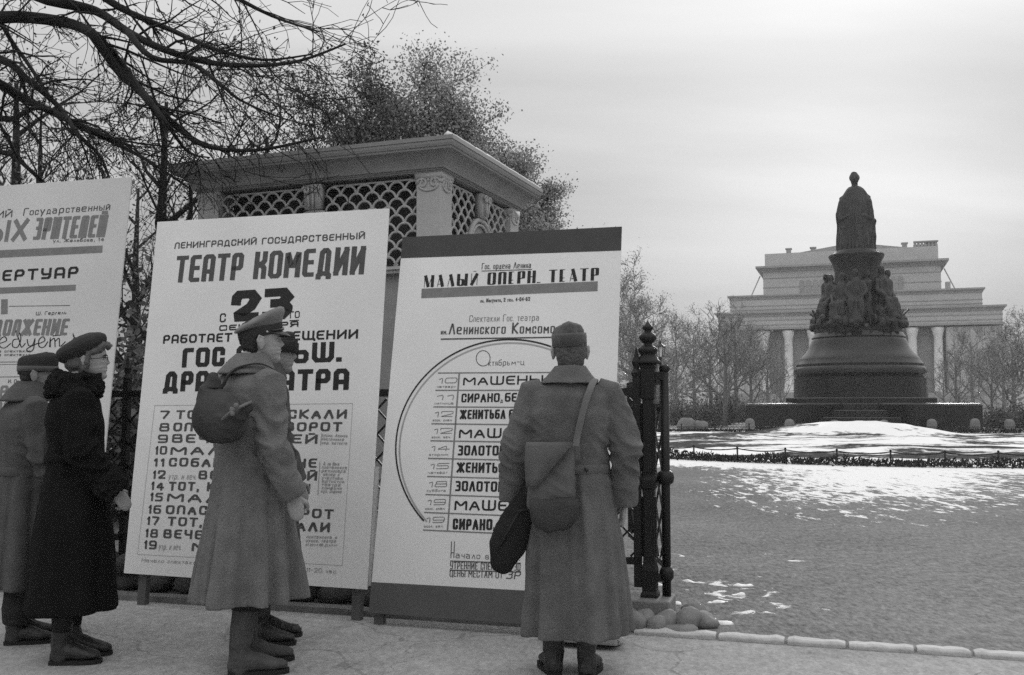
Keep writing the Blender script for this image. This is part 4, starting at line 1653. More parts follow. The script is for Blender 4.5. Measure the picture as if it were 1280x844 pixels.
# ------------------------------------------------------------------ hand painted lettering: strokes on a unit cell
# each glyph: (width factor, [polylines]); a trailing 't' marks thin strokes of the fat-stem style
GL = {
    'А': (1.0, [[(0, 0), (.5, 1), (1, 0)], [(.2, .32), (.8, .32)]]),
    'Б': (.95, [[(.95, 1), (0, 1), (0, 0), (1, 0), (1, .56), (0, .56)]]),
    'В': (.95, [[(0, .53), (0, 1), (.92, 1), (.92, .53), (0, .53)], [(0, .53), (1, .53), (1, 0), (0, 0), (0, .53)]]),
    'Г': (.8, [[(0, 0), (0, 1), (1, 1)]]),
    'Д': (1.1, [[(0, -.13), (0, .02), (1, .02), (1, -.13)], [(.12, 0), (.22, 1), (.84, 1), (.84, 0)]]),
    'Е': (.85, [[(1, 1), (0, 1), (0, 0), (1, 0)], [(0, .52), (.85, .52)]]),
    'Ж': (1.4, [[(0, 0), (.5, .52), (0, 1)], [(1, 0), (.5, .52), (1, 1)], [(.5, 0), (.5, 1)]]),
    'З': (.85, [[(0, 1), (.95, 1), (.95, .53), (.35, .53)], [(.35, .53), (1, .53), (1, 0), (0, 0)]]),
    'И': (1.0, [[(0, 1), (0, 0)], [(0, .06), (1, .94)], [(1, 1), (1, 0)]]),
    'Й': (1.0, [[(0, 1), (0, 0)], [(0, .06), (1, .94)], [(1, 1), (1, 0)], [(.3, 1.2), (.7, 1.2)]]),
    'К': (.95, [[(0, 0), (0, 1)], [(1, 1), (.1, .5), (1, 0)]]),
    'Л': (1.0, [[(0, 0), (.45, 1), (.55, 1), (1, 0)]]),
    'М': (1.2, [[(0, 0), (0, 1), (.5, .3), (1, 1), (1, 0)]]),
    'Н': (.95, [[(0, 0), (0, 1)], [(1, 0), (1, 1)], [(0, .52), (1, .52)]]),
    'О': (1.0, [[(.5, 1), (0, 1), (0, 0), (1, 0), (1, 1), (.5, 1)]]),
    'П': (.95, [[(0, 0), (0, 1), (1, 1), (1, 0)]]),
    'Р': (.9, [[(0, 0), (0, 1), (1, 1), (1, .42), (0, .42)]]),
    'С': (.9, [[(1, .72), (1, 1), (0, 1), (0, 0), (1, 0), (1, .28)]]),
    'Т': (.95, [[(0, 1), (1, 1)], [(.5, 1), (.5, 0)]]),
    'У': (.95, [[(0, 1), (0, .42), (1, .42)], [(1, 1), (1, 0), (.1, 0)]]),
    'Х': (1.0, [[(0, 0), (1, 1)], [(0, 1), (1, 0)]]),
    'Ц': (1.0, [[(0, 1), (0, 0), (1.15, 0), (1.15, -.15)], [(.95, 1), (.95, 0)]]),
    'Ч': (.9, [[(0, 1), (0, .45), (1, .45)], [(1, 1), (1, 0)]]),
    'Ш': (1.3, [[(0, 1), (0, 0), (1, 0), (1, 1)], [(.5, 0), (.5, 1)]]),
    'Щ': (1.35, [[(0, 1), (0, 0), (1.1, 0), (1.1, -.15)], [(.5, 0), (.5, 1)], [(.97, 0), (.97, 1)]]),
    'Ы': (1.3, [[(0, 1), (0, 0), (.62, 0), (.62, .55), (0, .55)], [(1, 0), (1, 1)]]),
    'Ь': (.9, [[(0, 1), (0, 0), (1, 0), (1, .56), (0, .56)]]),
    'Э': (.9, [[(0, 1), (1, 1), (1, 0), (0, 0)], [(.3, .52), (1, .52)]]),
    'Ю': (1.3, [[(0, 0), (0, 1)], [(0, .52), (.35, .52)], [(.68, 1), (.35, 1), (.35, 0), (1, 0), (1, 1), (.68, 1)]]),
    'Я': (.9, [[(1, 0), (1, 1), (0, 1), (0, .45), (1, .45)], [(.5, .45), (0, 0)]]),
    'Ф': (1.2, [[(.5, 0), (.5, 1)], [(.5, .85), (0, .85), (0, .3), (1, .3), (1, .85), (.5, .85)]]),
    '0': (.9, [[(.5, 1), (0, 1), (0, 0), (1, 0), (1, 1), (.5, 1)]]),
    '1': (.35, [[(0, .75), (.8, 1), (.8, 0)]]),
    '2': (.9, [[(0, .72), (0, 1), (1, 1), (1, .56), (0, 0), (1, 0)]]),
    '3': (.9, [[(0, 1), (.95, 1), (.95, .53), (.35, .53)], [(.35, .53), (1, .53), (1, 0), (0, 0)]]),
    '4': (.95, [[(.75, 0), (.75, 1), (0, .3), (1, .3)]]),
    '5': (.9, [[(1, 1), (.05, 1), (0, .56), (1, .56), (1, 0), (0, 0)]]),
    '6': (.9, [[(.95, 1), (0, 1), (0, 0), (1, 0), (1, .56), (0, .56)]]),
    '7': (.9, [[(0, 1), (1, 1), (.35, 0)]]),
    '8': (.9, [[(.5, .53), (.06, .53), (.06, 1), (.94, 1), (.94, .53), (.5, .53)], [(.5, .53), (0, .53), (0, 0), (1, 0), (1, .53), (.5, .53)]]),
    '9': (.9, [[(.05, 0), (1, 0), (1, 1), (0, 1), (0, .44), (1, .44)]]),
    '.': (.18, [[(.2, 0), (.8, 0)]]),
    ',': (.2, [[(.6, .06), (.3, -.14)]]),
    '-': (.5, [[(0, .5), (1, .5)]]),
    ':': (.18, [[(.2, .1), (.8, .1)], [(.2, .7), (.8, .7)]]),
    ' ': (.5, []),
}
# flat-topped block А and Л, Д of the constructivist heads
BLOCK = {
    'А': (.95, [[(0, 0), (0, 1), (1, 1), (1, 0)], [(0, .34), (1, .34)]]),
    'Л': (.95, [[(0, 0), (.14, 1), (1, 1), (1, 0)]]),
    'К': (.95, [[(0, 0), (0, 1)], [(1, 1), (1, .62), (.1, .52)], [(.1, .52), (1, .44), (1, 0)]]),
}
FAT = {   # fat stems, hairline joins
    'М': (1.35, [[(0, 0), (0, 1), 't'], [(.08, 1), (.5, .02)], [(.5, 0), (.95, 1), 't'], [(1, 1), (1, 0)]]),
    'А': (1.0, [[(0, 0), (.42, 1), 't'], [(.42, 1), (1, 0)], [(.2, .2), (.7, .2), 't']]),
    'Л': (1.0, [[(0, 0), (.42, 1), 't'], [(.42, 1), (1, 0)]]),
    'Й': (1.05, [[(0, 0), (0, 1), 't'], [(.05, .03), (.95, .97)], [(1, 0), (1, 1), 't'], [(.3, 1.2), (.7, 1.2), 't']]),
    'Е': (.75, [[(0, 0), (0, 1)], [(0, 1), (1, 1), 't'], [(0, .3), (.9, .3), 't'], [(0, 0), (1, 0), 't']]),
}
LOW = {   # lower case that differs from small capitals
    'а': (.85, [[(0, .65), (.8, .65), (.8, 0)], [(.8, .38), (0, .38), (0, 0), (.8, 0)]]),
    'б': (.85, [[(.9, 1), (0, .85), (0, 0), (.9, 0), (.9, .55), (0, .55)]]),
    'е': (.85, [[(0, .33), (.9, .33), (.9, .65), (0, .65), (0, 0), (.9, 0)]]),
    'р': (.85, [[(0, -.3), (0, .65), (.9, .65), (.9, 0), (0, 0)]]),
    'у': (.85, [[(0, .65), (.45, .05)], [(.9, .65), (.3, -.3)]]),
    'ф': (1.1, [[(.5, -.3), (.5, .95)], [(.5, .65), (0, .65), (0, 0), (1, 0), (1, .65), (.5, .65)]]),
}


def glyph(ch, style):
    if ch in LOW:
        return LOW[ch], 1.0
    up = ch.upper()
    src = GL
    if style == 'block' and up in BLOCK:
        src = BLOCK
    if style == 'fat' and up in FAT:
        src = FAT
    g_ = src.get(up, GL[' '])
    return g_, (.65 if ch != up else 1.0)


def soften(pl, r, sx, sy, steps):
    """cut or round the inner corners of a polyline (in metres)"""
    pts = [Vector((p[0] * sx, p[1] * sy)) for p in pl]
    if r <= 0 or len(pts) < 3:
        return pts
    closed = (pts[0] - pts[-1]).length < 1e-6
    out = [] if closed else [pts[0]]
    n = len(pts)
    for i in range(1, n - 1):
        a, b, c = pts[i - 1], pts[i], pts[i + 1]
        d1, d2 = (a - b), (c - b)
        if d1.length < 1e-6 or d2.length < 1e-6:
            continue
        ang = d1.normalized().dot(d2.normalized())
        if ang < -.97:
            out.append(b); continue
        q = min(r, d1.length * .5, d2.length * .5)
        p1, p2 = b + d1.normalized() * q, b + d2.normalized() * q
        for s_ in range(steps + 1):
            t = s_ / steps
            out.append(p1 * (1 - t) ** 2 + b * 2 * t * (1 - t) + p2 * t * t)
    if closed:
        out = [pts[0]] + out + [pts[0]]
    else:
        out.append(pts[-1])
    return out


class Lettering:
    """strokes on the face of a board, in board metres (u right, v up)"""
    def __init__(self, lift=.0012):
        self.m = MB()
        self.k = 0
        self.lift = lift

    def strip(self, pts, wv, wh, ext=True):
        pts = [p for i, p in enumerate(pts) if i == 0 or (p - pts[i - 1]).length > 1e-5]
        if len(pts) < 2:
            return
        closed = len(pts) > 3 and (pts[0] - pts[-1]).length < 1e-5

        def thick(d):
            return wh + (wv - wh) * min(1, abs(d.y) * 1.25) ** 1.5
        n = len(pts)
        dirs = [(pts[i + 1] - pts[i]).normalized() for i in range(n - 1)]
        z = self.lift + (self.k % 7) * .00012
        self.k += 1
        if ext and not closed:
            d = dirs[0]; e = .5 * (wh if abs(d.y) > .5 else wv)
            pts = [pts[0] - d * e] + pts[1:]
            d = dirs[-1]; e = .5 * (wh if abs(d.y) > .5 else wv)
            pts = pts[:-1] + [pts[-1] + d * e]
        vs = []
        for i in range(n):
            da = dirs[i - 1] if i > 0 else (dirs[-1] if closed else dirs[0])
            db = dirs[i] if i < n - 1 else (dirs[0] if closed else dirs[-1])
            na, nb_ = Vector((-da.y, da.x)), Vector((-db.y, db.x))
            ta, tb = thick(da) / 2, thick(db) / 2
            cr_ = na.x * nb_.y - na.y * nb_.x
            if abs(cr_) < .05:
                off = (na * ta + nb_ * tb) / 2
            else:   # intersection of the two offset lines
                off = Vector(((ta * nb_.y - tb * na.y) / cr_, (tb * na.x - ta * nb_.x) / cr_))
                lim = 2.4 * max(ta, tb)
                if off.length > lim:
                    off = off.normalized() * lim
            vs.append((pts[i] + off, pts[i] - off))
        b = len(self.m.v)
        for p, q in vs:
            self.m.v.append((p.x, p.y, z)); self.m.v.append((q.x, q.y, z))
        for i in range(n - 1):
            self.m.f.append((b + 2 * i, b + 2 * i + 1, b + 2 * i + 3, b + 2 * i + 2))

    def text(self, s, p0, p1, h, wt=.16, wh=None, style='round', rad=.28, slant=0.0, gap=.22, wob=.0):
        """s from p0 to p1 (baseline ends), capital height h, stroke weights as fractions of h"""
        p0, p1 = Vector(p0), Vector(p1)
        d = p1 - p0
        L = d.length
        ex = d.normalized(); ey = Vector((-ex.y, ex.x))
        wh = wt if wh is None else wh
        gs = [(c, *glyph(c, style)) for c in s]
        tot = sum(g_[0] * (sc if sc < 1 else 1) for c, g_, sc in gs) + gap * (len(gs) - 1)
        cw = L / tot
        x = 0.0
        for c, (gw, pls), sc in gs:
            w = gw * cw * (sc if sc < 1 else 1)
            sw, shh = wt * h * (1 if sc == 1 else .85), wh * h * (1 if sc == 1 else .85)
            H = h * sc
            iw = max(w - sw * .9, w * .3)
            ih = max(H - shh, H * .4)
            rv, rh = random.uniform(-wob, wob) * h, random.uniform(-wob, wob) * h
            for pl in pls:
                thin = pl[-1] == 't'
                pp = [q for q in pl if q != 't']
                pts = soften(pp, rad * min(iw, ih), iw, ih, 1 if style == 'block' else 4)
                out = []
                for q in pts:
                    a, b2 = x + (w - iw) / 2 + q.x + slant * (q.y), (H - ih) / 2 + q.y + rv
                    out.append(p0 + ex * a + ey * b2)
                tk = .045 * h
                self.strip(out, tk if thin else sw, tk if thin else shh)
            x += w + gap * cw

    def line(self, a, b, w):
        self.strip([Vector(a), Vector(b)], w, w, False)

    def poly(self, pts, w):
        self.strip([Vector(p) for p in pts], w, w, False)

    def quad(self, a, b, c, d):
        z = self.lift + (self.k % 7) * .00012
        self.k += 1
        self.m.add([(p[0], p[1], z) for p in (a, b, c, d)], [(0, 1, 2, 3)])

    def build(self, name, material, parent):
        return self.m.build(name, material, parent)


class Board:
    def __init__(self, name, label, X, Y, z, ang, lean, w, h, roll, material, T=.035):
        d0 = Vector((math.cos(ang), -math.sin(ang), 0)); n = Vector((math.sin(ang), math.cos(ang), 0))
        u0 = Vector((0, 0, math.cos(lean))) + n * math.sin(lean)
        self.d = d0 * math.cos(roll) + u0 * math.sin(roll)
        self.u = u0 * math.cos(roll) - d0 * math.sin(roll)
        self.n = self.d.cross(self.u)                 # towards the viewer
        self.O = Vector((X, Y, z))
        self.w, self.h = w, h
        self.root = empty(name, self.O)
        self.root.rotation_euler = Matrix((self.d, self.u, self.n)).transposed().to_euler()
        m_ = MB()
        m_.box((w / 2, h / 2, -.006), (w, h, .012))
        m_.build('panel', material, self.root, bevel=.002)
        m_ = MB()   # batten frame behind the sheet
        for a, b_ in (((.1, .0, -.03), (.1, h - .05, -.03)), ((w - .12, 0, -.03), (w - .12, h - .05, -.03)), ((w / 2, 0, -.03), (w / 2, h - .05, -.03))):
            m_.bar(a, b_, .05, .034)
        for y in (.03, h * .5, h - .08):
            m_.box((w / 2, y, -.066), (w - .1, .05, .034))
        m_.build('batten_frame', M['wood'], self.root)
        tag(self.root, label, 'poster board', 'theatre poster boards leaning on the fence')

    def p(self, px, py):
        """board metres of a point measured on the photograph"""
        r = ray(px, py)
        c = Vector((0, 0, CAM_H))
        t = (self.O - c).dot(self.n) / r.dot(self.n)
        q = c + r * t - self.O
        return Vector((q.dot(self.d), q.dot(self.u)))

    def leg(self, u, foot_n):
        """support from the lower edge of the board down to the ground"""
        top = self.O + self.d * u + self.u * .3 - self.n * .05
        bot = Vector((top.x, top.y, 0)) - Vector((self.u.x, self.u.y, 0)) * .3
        inv = self.root.matrix_basis.inverted() if False else Matrix((self.d, self.u, self.n))
        m_ = MB()
        m_.bar(inv @ (top - self.O), inv @ (bot - self.O), .06, .045)
        m_.build('leg', M['band_low'], self.root)


random.seed(5)
# ---- the comedy theatre board
B = Board('poster_board', 'poster board with large number 23 in black and numbered list of plays', -2.5855, 6.7184, .2107,
          math.radians(17.52), .1003, 1.7824, 2.4168, -.0056, M['paper'])
hb = lambda px: px * 6.35 / FOC * 1.02         # photo pixels of letter height to metres on this board
L = Lettering()
L.text('ЛЕНИНГРАДСКИЙ ГОСУДАРСТВЕННЫЙ', B.p(218, 311.3), B.p(456, 298.8), hb(8.8), .21, .19, 'block', .2, wob=.02)
L.build('heading_lettering', M['ink_grey'], B.root)
L = Lettering()
L.text('ТЕАТР КОМЕДИИ', B.p(218, 353.7), B.p(454.5, 343.0), hb(36.5), .2, .155, 'block', .22, slant=.04, gap=.2)
L.build('title_lettering', M['ink_grey'], B.root)
L = Lettering()
L.text('23', B.p(287, 402.8), B.p(364, 398.6), hb(41), .36, .27, 'block', .25, slant=.08, gap=.14)
L.text('С', B.p(274.6, 403.2), B.p(282, 402.9), hb(12), .17, .17, 'block', .2)
L.text('ГО', B.p(362.5, 398.2), B.p(374.5, 397.4), hb(9), .15, .15, 'block', .2)
L.line(B.p(362, 401), B.p(374, 400.3), hb(1.2))
L.text('СЕНТЯБРЯ', B.p(274, 414), B.p(373, 408.6), hb(7.6), .26, .24, 'block', .2)
L.text('РАБОТАЕТ', B.p(203.8, 429.8), B.p(289.7, 427.2), hb(11.6), .25, .2, 'block', .22)
L.text('В', B.p(306.6, 427.4), B.p(314, 427.1), hb(11.6), .25, .2, 'block', .22)
L.text('ПОМЕЩЕНИИ', B.p(323, 427), B.p(447.3, 423.3), hb(11.8), .25, .2, 'block', .22)
L.text('ГОС.', B.p(227.5, 459.6), B.p(287, 457.6), hb(25.5), .28, .22, 'block', .18)
L.text('БОЛЬШ.', B.p(295, 457.2), B.p(425.5, 452.2), hb(25.5), .28, .22, 'block', .18)
L.text('ДРАМ.', B.p(203.8, 489.6), B.p(291, 489.0), hb(26.5), .28, .22, 'block', .22)
L.text('ТЕАТРА', B.p(306, 488.9), B.p(435.5, 487.4), hb(26.5), .28, .22, 'block', .22)
L.build('announcement_lettering', M['ink'], B.root)
rows = [('7', 200, 14, 'ТОТ, КОГО ИСКАЛИ', 220, 433.2, 523.9, 523.3), ('8', 199, 14, 'ОПАСНЫЙ ПОВОРОТ', 216.4, 427.3, 539.3, 539.2),
        ('9', 197, 14, 'ВЕЧЕР ЗАТЕЙ', 214.8, 396.5, 553.8, 554.6), ('10', 194, 16, 'МАЛЕНЬ', 213, 340, 568.5, 569.5), ('11', 192, 15, 'СОБАКА НА СЕНЕ', 210.8, 395.6, 583.3, 584.9),
        ('12', 191, 17, 'ВЕЧЕР ЗАТЕЙ', 248, 396, 599.3, 600.9), ('14', 189, 17, 'ТОТ, КОГО ИСКАЛИ', 210.8, 387.3, 613.2, 616.6), ('15', 187.7, 17, 'МАЛЕНЬ', 208.7, 340, 627, 631),
        ('16', 185.6, 17, 'ОПАСНЫЙ ПОВОРОТ', 207, 416.5, 642.5, 648.6), ('17', 183.7, 17, 'ТОТ, КОГО ИСКАЛИ', 209.3, 412, 657.2, 665.3),
        ('18', 181.6, 17, 'ВЕЧЕР ЗАТЕЙ', 204, 345, 672.6, 678), ('19', 180, 17, 'МАЛ', 239.5, 300, 688.6, 691)]
L = Lettering()
for num, nx, nw, txt, x0, x1, y0, y1 in rows:
    sl = (y1 - y0) / (x1 - x0)
    L.text(num, B.p(nx, y0 - sl * (x0 - nx)), B.p(nx + nw - 1.5, y0 - sl * (x0 - nx - nw)), hb(11), .28, .2, 'round', .3, wob=.02)
    L.text(txt, B.p(x0, y0), B.p(x1, y1), hb(11.3), .31, .2, 'round', .4, slant=.03, gap=.3, wob=.02)
L.build('schedule_lettering', M['ink_grey'], B.root)
L = Lettering()
for x0, x1, y0, y1 in ((210, 245, 599, 599.5), (198, 226, 687, 687.6)):
    L.text('утр. и веч.', B.p(x0, y0), B.p(x1, y1), hb(8), .12, .1, 'round', .4, slant=.2)
notes = [('худож. Акимов', 402, 434, 546), ('постановка', 402, 430, 550.5), ('нар. артиста', 402, 434, 555.3),
         ('Л. де Вега', 404, 424, 581.5), ('постановка', 402, 434, 585.8), ('режиссера', 402, 432, 590.2), ('вечер с', 404, 424, 594.6), ('участием', 402, 428, 599), ('артистов', 402, 430, 603.2), ('театра', 402, 426, 607.5),
         ('комедии', 402, 427, 611.5), ('муз. Зорина', 401, 427, 615.8), ('постановка и', 383, 421, 672.8), ('худож. театра', 382.5, 420, 677.6), ('комедии', 382, 421, 682.4)]
for t_, x0, x1, y in notes:
    L.text(t_, B.p(x0, y), B.p(x1, y + .8), hb(4.2), .2, .18, 'round', .3, slant=.25)
L.text('Начало спектаклей в', B.p(177, 702.5), B.p(262, 706.5), hb(5), .17, .15, 'round', .3, slant=.1)
L.text('касса с 11-20 час.', B.p(350, 713), B.p(421.5, 717.3), hb(5.2), .17, .15, 'round', .3)
L.line(B.p(400, 577), B.p(397.5, 619), hb(1.0)); L.line(B.p(402.5, 541), B.p(400.5, 557), hb(.9))
fr = [B.p(193.5, 507), B.p(441, 504.5), B.p(428, 707), B.p(172, 693)]
for a, b_ in zip(fr, fr[1:] + fr[:1]):
    L.line(a, b_, hb(.5))
L.build('small_lettering', M['ink_pale'], B.root)
B.leg(B.w - .09, 0); B.leg(.12, 0)
m = MB()
m.box((B.w + .012, B.h * .16, -.02), (.018, B.h * .3, .03))
m.build('edge_slat', M['kerb'], B.root)

# ---- the small opera board with dark bands and a circle
B = Board('poster_board', 'poster board with dark top band and play list inside a drawn circle', -.8653, 6.1118, .0759,
          math.radians(17.1), .186, 1.4699, 2.4019, -.0046, M['paper'])
hb = lambda px: px * 6.05 / FOC * 1.02
L = Lettering()
L.quad((.0, B.p(500, 323).y), (B.w, B.p(779, 313.2).y), (B.w, B.h), (0, B.h))
L.build('top_band', M['band'], B.root)
L = Lettering()
L.quad((0, 0.0), (B.w, 0.0), (B.w, B.p(651.8, 737.3).y), (0, B.p(464, 727.6).y))
L.build('bottom_band', M['band_low'], B.root)
L = Lettering()
L.text('МАЛЫЙ ОПЕРН. ТЕАТР', B.p(528.5, 359.6), B.p(748.3, 350.6), hb(16.5), .26, .06, 'fat', .25, gap=.3)
L.build('title_lettering', M['ink'], B.root)
L = Lettering()
L.quad(B.p(526.6, 373), B.p(747, 364), B.p(747.2, 351.8), B.p(527.2, 361))
L.build('title_bar', M['ink_mid'], B.root)
L = Lettering()
L.text('Гос. ордена Ленина', B.p(602, 336.8), B.p(664, 335.2), hb(8.4), .13, .1, 'round', .3)
L.line(B.p(602, 339), B.p(665, 337), hb(1.0))
L.text('пл. Искусств, 2 тел. 4-04-62', B.p(600.5, 378.4), B.p(662.5, 376.2), hb(5.2), .2, .18, 'round', .2)
L.text('им.', B.p(551, 418.3), B.p(559, 418.1), hb(7.5), .16, .14, 'round', .3)
L.text('Ленинского Комсомола', B.p(560.8, 418.2), B.p(710, 416.6), hb(14.5), .15, .11, 'round', .4)
L.quad(B.p(551, 425), B.p(712, 422.3), B.p(712, 420.6), B.p(551, 423.2))
L.text('ктябрь', B.p(610.5, 457.5), B.p(637, 456.8), hb(8), .1, .09, 'round', .35)
L.text('м-ц', B.p(639.5, 456.7), B.p(655, 456.2), hb(8), .1, .09, 'round', .35)
ring = [B.p(604 + 8.7 * math.cos(a), 448 + 9.6 * math.sin(a)) for a in [2 * math.pi * i / 32 for i in range(33)]]
L.poly(ring, hb(1.0))
L.build('heading_lettering', M['ink_grey'], B.root)
L = Lettering()
L.text('Спектакли Гос. театра', B.p(586.5, 402.6), B.p(674, 400.9), hb(9), .1, .08, 'round', .4)
row_l = [(547.4, 466.4), (544.4, 488), (541.8, 508.7), (539.3, 529.8), (538.2, 551), (535, 573), (534, 595.6), (532, 618.2), (530.2, 640.6), (528.8, 662.6)]
for i, (x, y) in enumerate(row_l):
    a = B.p(x, y)
    L.line(a, (a.x + .90 - .0 * i, a.y), hb(1.5))
L.line(B.p(574.2, 466), B.p(559.4, 664), hb(2.0))
dn = [('10', 'четверг'), ('11', 'пятница'), ('12', 'воск. днем'), ('12', 'воск. веч.'), ('14', 'вторник'), ('15', 'четверг'), ('18', 'суббота'), ('19', 'воск. днем'), ('19', 'воск. веч.')]
for i, (n_, dname) in enumerate(dn):
    (xa, ya), (xb, yb) = row_l[i], row_l[i + 1]
    h_ = yb - ya
    x = xb + 2.5
    L.text(n_, B.p(x + 1, ya + h_ * .60), B.p(x + 24, ya + h_ * .58), hb(7.2), .14, .12, 'round', .45, slant=.2, gap=.1)
    L.text(dname, B.p(x - 1, ya + h_ * .86), B.p(x + 23, ya + h_ * .85), hb(3.4), .18, .16, 'round', .3)
L.build('table_lines', M['ink_mid'], B.root)
L = Lettering()
plays = [('МАШЕНЬКА', 578.8, 481.8, 706, 480, 11.3, .2), ('СИРАНО', 576.6, 503.2, 624.4, 502.6, 11.3, .21), ('БЕРЖЕРАК', 631, 502.5, 700, 501.7, 11.3, .21), ('ЖЕНИТЬБА', 574.6, 524, 631.8, 523.7, 11.8, .22),
         ('БЕЛУГИНА', 636, 523.6, 702, 523, 11.8, .22), ('МАШЕНЬКА', 573.6, 547.6, 706, 547.4, 12.2, .2), ('ЗОЛОТОЙ', 572.3, 569.3, 632, 569.9, 12.5, .22), ('ЖЕНИТЬБА', 570.6, 590.7, 639, 591.6, 12.5, .22),
         ('ЗОЛОТОЙ', 569.2, 614, 630.5, 615, 12.5, .22), ('МАШЕНЬКА', 568, 637.6, 697, 640, 12.8, .2), ('СИРАНО', 565.8, 662.0, 615.2, 663, 13.2, .23)]
for t_, x0, y0, x1, y1, h_, w_ in plays:
    L.text(t_, B.p(x0, y0), B.p(x1, y1), hb(h_), w_, w_ * .85, 'round', .38, gap=.2, wob=.01)
L.text('Д', B.p(625.6, 503.6), B.p(628.6, 503.5), hb(4), .2, .2)
L.text('Д', B.p(616, 663.2), B.p(619, 663.3), hb(4), .2, .2)
c0, rx_, ry_ = (638, 561.5), 143.2, 137
arc = []
for i in range(61):
    a = math.radians(139 + (305 - 139) * i / 60)
    arc.append(B.p(c0[0] + rx_ * math.cos(a), c0[1] + ry_ * math.sin(a)))
L.poly(arc, hb(2.1))
L.build('play_lettering', M['ink'], B.root)
L = Lettering(.0009)
arc2 = []
for i in range(61):
    a = math.radians(139 + (305 - 139) * i / 60)
    arc2.append(B.p(c0[0] + 1.4 + (rx_ - 3.2) * math.cos(a), c0[1] + 2.2 + (ry_ - 2.2) * math.sin(a)))
L.poly(arc2, hb(2.2))
L.build('circle_shade_line', M['ink_pale'], B.root)
L = Lettering()
L.line(B.p(564.6, 677), B.p(563.6, 697.5), hb(1.1)); L.line(B.p(568.2, 677), B.p(567.4, 697.5), hb(1.1)); L.line(B.p(564, 691), B.p(568, 691), hb(.9))
L.text('ачало в', B.p(569.5, 697.6), B.p(611, 699.4), hb(7.6), .12, .1, 'round', .35)
L.text('8 ч. веч.', B.p(615, 699.6), B.p(650, 701), hb(7.6), .12, .1, 'round', .35)
L.line(B.p(563, 701.4), B.p(651, 704.2), hb(1.3))
L.text('УТРЕННИЕ СПЕКТ. В 11-30', B.p(562.5, 711.3), B.p(650.5, 713.5), hb(8.4), .13, .11, 'round', .3)
L.line(B.p(562, 712.8), B.p(650, 715.2), hb(1.2))
L.text('ЦЕНЫ МЕСТАМ ОТ', B.p(562, 720.8), B.p(628.5, 723), hb(8.2), .13, .11, 'round', .3)
L.text('3Р', B.p(632.5, 723.4), B.p(650, 724.4), hb(9.8), .14, .11, 'round', .45, slant=.15)
L.build('footer_lettering', M['ink_grey'], B.root)
# sleeper foot at the lower right corner
m = MB()
m.box((B.w - .09, -.028, .10), (.36, .09, .20))
m.build('foot_block', M['wood'], B.root, bevel=.012)
m = MB()
m.bar((B.w - .0, .0, .02), (B.w + .09, -.03, .19), .02, .09)
m.build('foot_slat', M['kerb'], B.root)
B.leg(.05, 0); B.leg(B.w - .2, 0)

# ---- the young spectators' board
B = Board('poster_board', 'leftmost poster board with large grey heading, partly outside the photo', -4.6037, 7.3057, .2739,
          math.radians(17.18), .0891, 1.8933, 2.6984, -.010, M['paper_grey'])
hb = lambda px: px * 6.9 / FOC * 1.02
L = Lettering()
L.text('ЛЕНИНГРАДСКИЙ', B.p(-112, 279), B.p(15, 271.6), hb(9.5), .18, .15, 'round', .3)
L.text('Государственный', B.p(29, 269.8), B.p(137.4, 262.6), hb(10), .16, .13, 'round', .3, slant=.06)
L.text('ул. Желябова, 14', B.p(66, 303.4), B.p(130, 301.6), hb(4.6), .2, .17, 'round', .3)
L.text('Ш. Гергель', B.p(45, 394.3), B.p(83, 392.8), hb(4.6), .2, .17, 'round', .3)
L.build('heading_lettering', M['ink_grey'], B.root)
L = Lettering()
L.text('ЮНЫХ', B.p(-64, 308), B.p(33, 300.5), hb(29), .22, .15, 'block', .15, slant=.09, gap=.2)
L.text('ЗРИТЕЛЕЙ', B.p(41.5, 300), B.p(131, 296.4), hb(29), .22, .15, 'block', .15, slant=.09, gap=.2)
L.build('grey_title', M['ink_mid'], B.root)
L = Lettering()
L.text('ПРОДОЛЖЕНИЕ', B.p(-42, 420.2), B.p(83.4, 419.2), hb(21), .24, .16, 'block', .15, slant=.12, gap=.2)
L.build('grey_line', M['ink_mid'], B.root)
L = Lettering()
L.quad(B.p(1.4, 393), B.p(9.6, 392.6), B.p(9.8, 374), B.p(1.6, 374.4))
L.text('ИВАН', B.p(-14, 498), B.p(34, 497.4), hb(16), .25, .17, 'block', .15, slant=.1)
L.text('ПОПОВ', B.p(-20, 517.2), B.p(36, 516.6), hb(15), .25, .17, 'block', .15, slant=.1)
L.build('grey_lettering', M['ink_mid'], B.root)
L = Lettering()
L.quad(B.p(-110, 328), B.p(128, 316), B.p(128.4, 307), B.p(-110, 318))
L.quad(B.p(-110, 372), B.p(94.5, 363.3), B.p(94.9, 356), B.p(-110, 364))
L.build('grey_bars', M['ink_mid'], B.root)
L = Lettering()
L.text('РЕПЕРТУАР', B.p(-44, 353.8), B.p(97.3, 347.2), hb(14.5), .27, .2, 'block', .2, gap=.3)
L.build('bold_lettering', M['ink'], B.root)
L = Lettering()
cur = [[(-34, 436), (-30, 426), (-26, 426)], [(-26, 436), (-18, 425), (-12, 436), (-6, 430)], [(-2, 431), (8, 427), (6, 422), (0, 426), (0, 434), (6, 436), (14, 430)],
       [(24, 425), (17, 426), (16, 434), (22, 435), (26, 426), (25, 418), (20, 415), (24, 426), (27, 435), (32, 430)],
       [(34, 425), (36, 433), (41, 432), (44, 424)], [(44, 424), (42, 437), (37, 441), (34, 437), (48, 430)],
       [(48, 431), (56, 427), (54, 422), (49, 426), (49, 434), (55, 435), (60, 428)],
       [(62, 435), (63, 424), (63, 435)], [(63, 428), (68, 424), (69, 435)], [(69, 428), (74, 424), (75, 434), (82, 428)], [(66, 421), (76, 420)]]
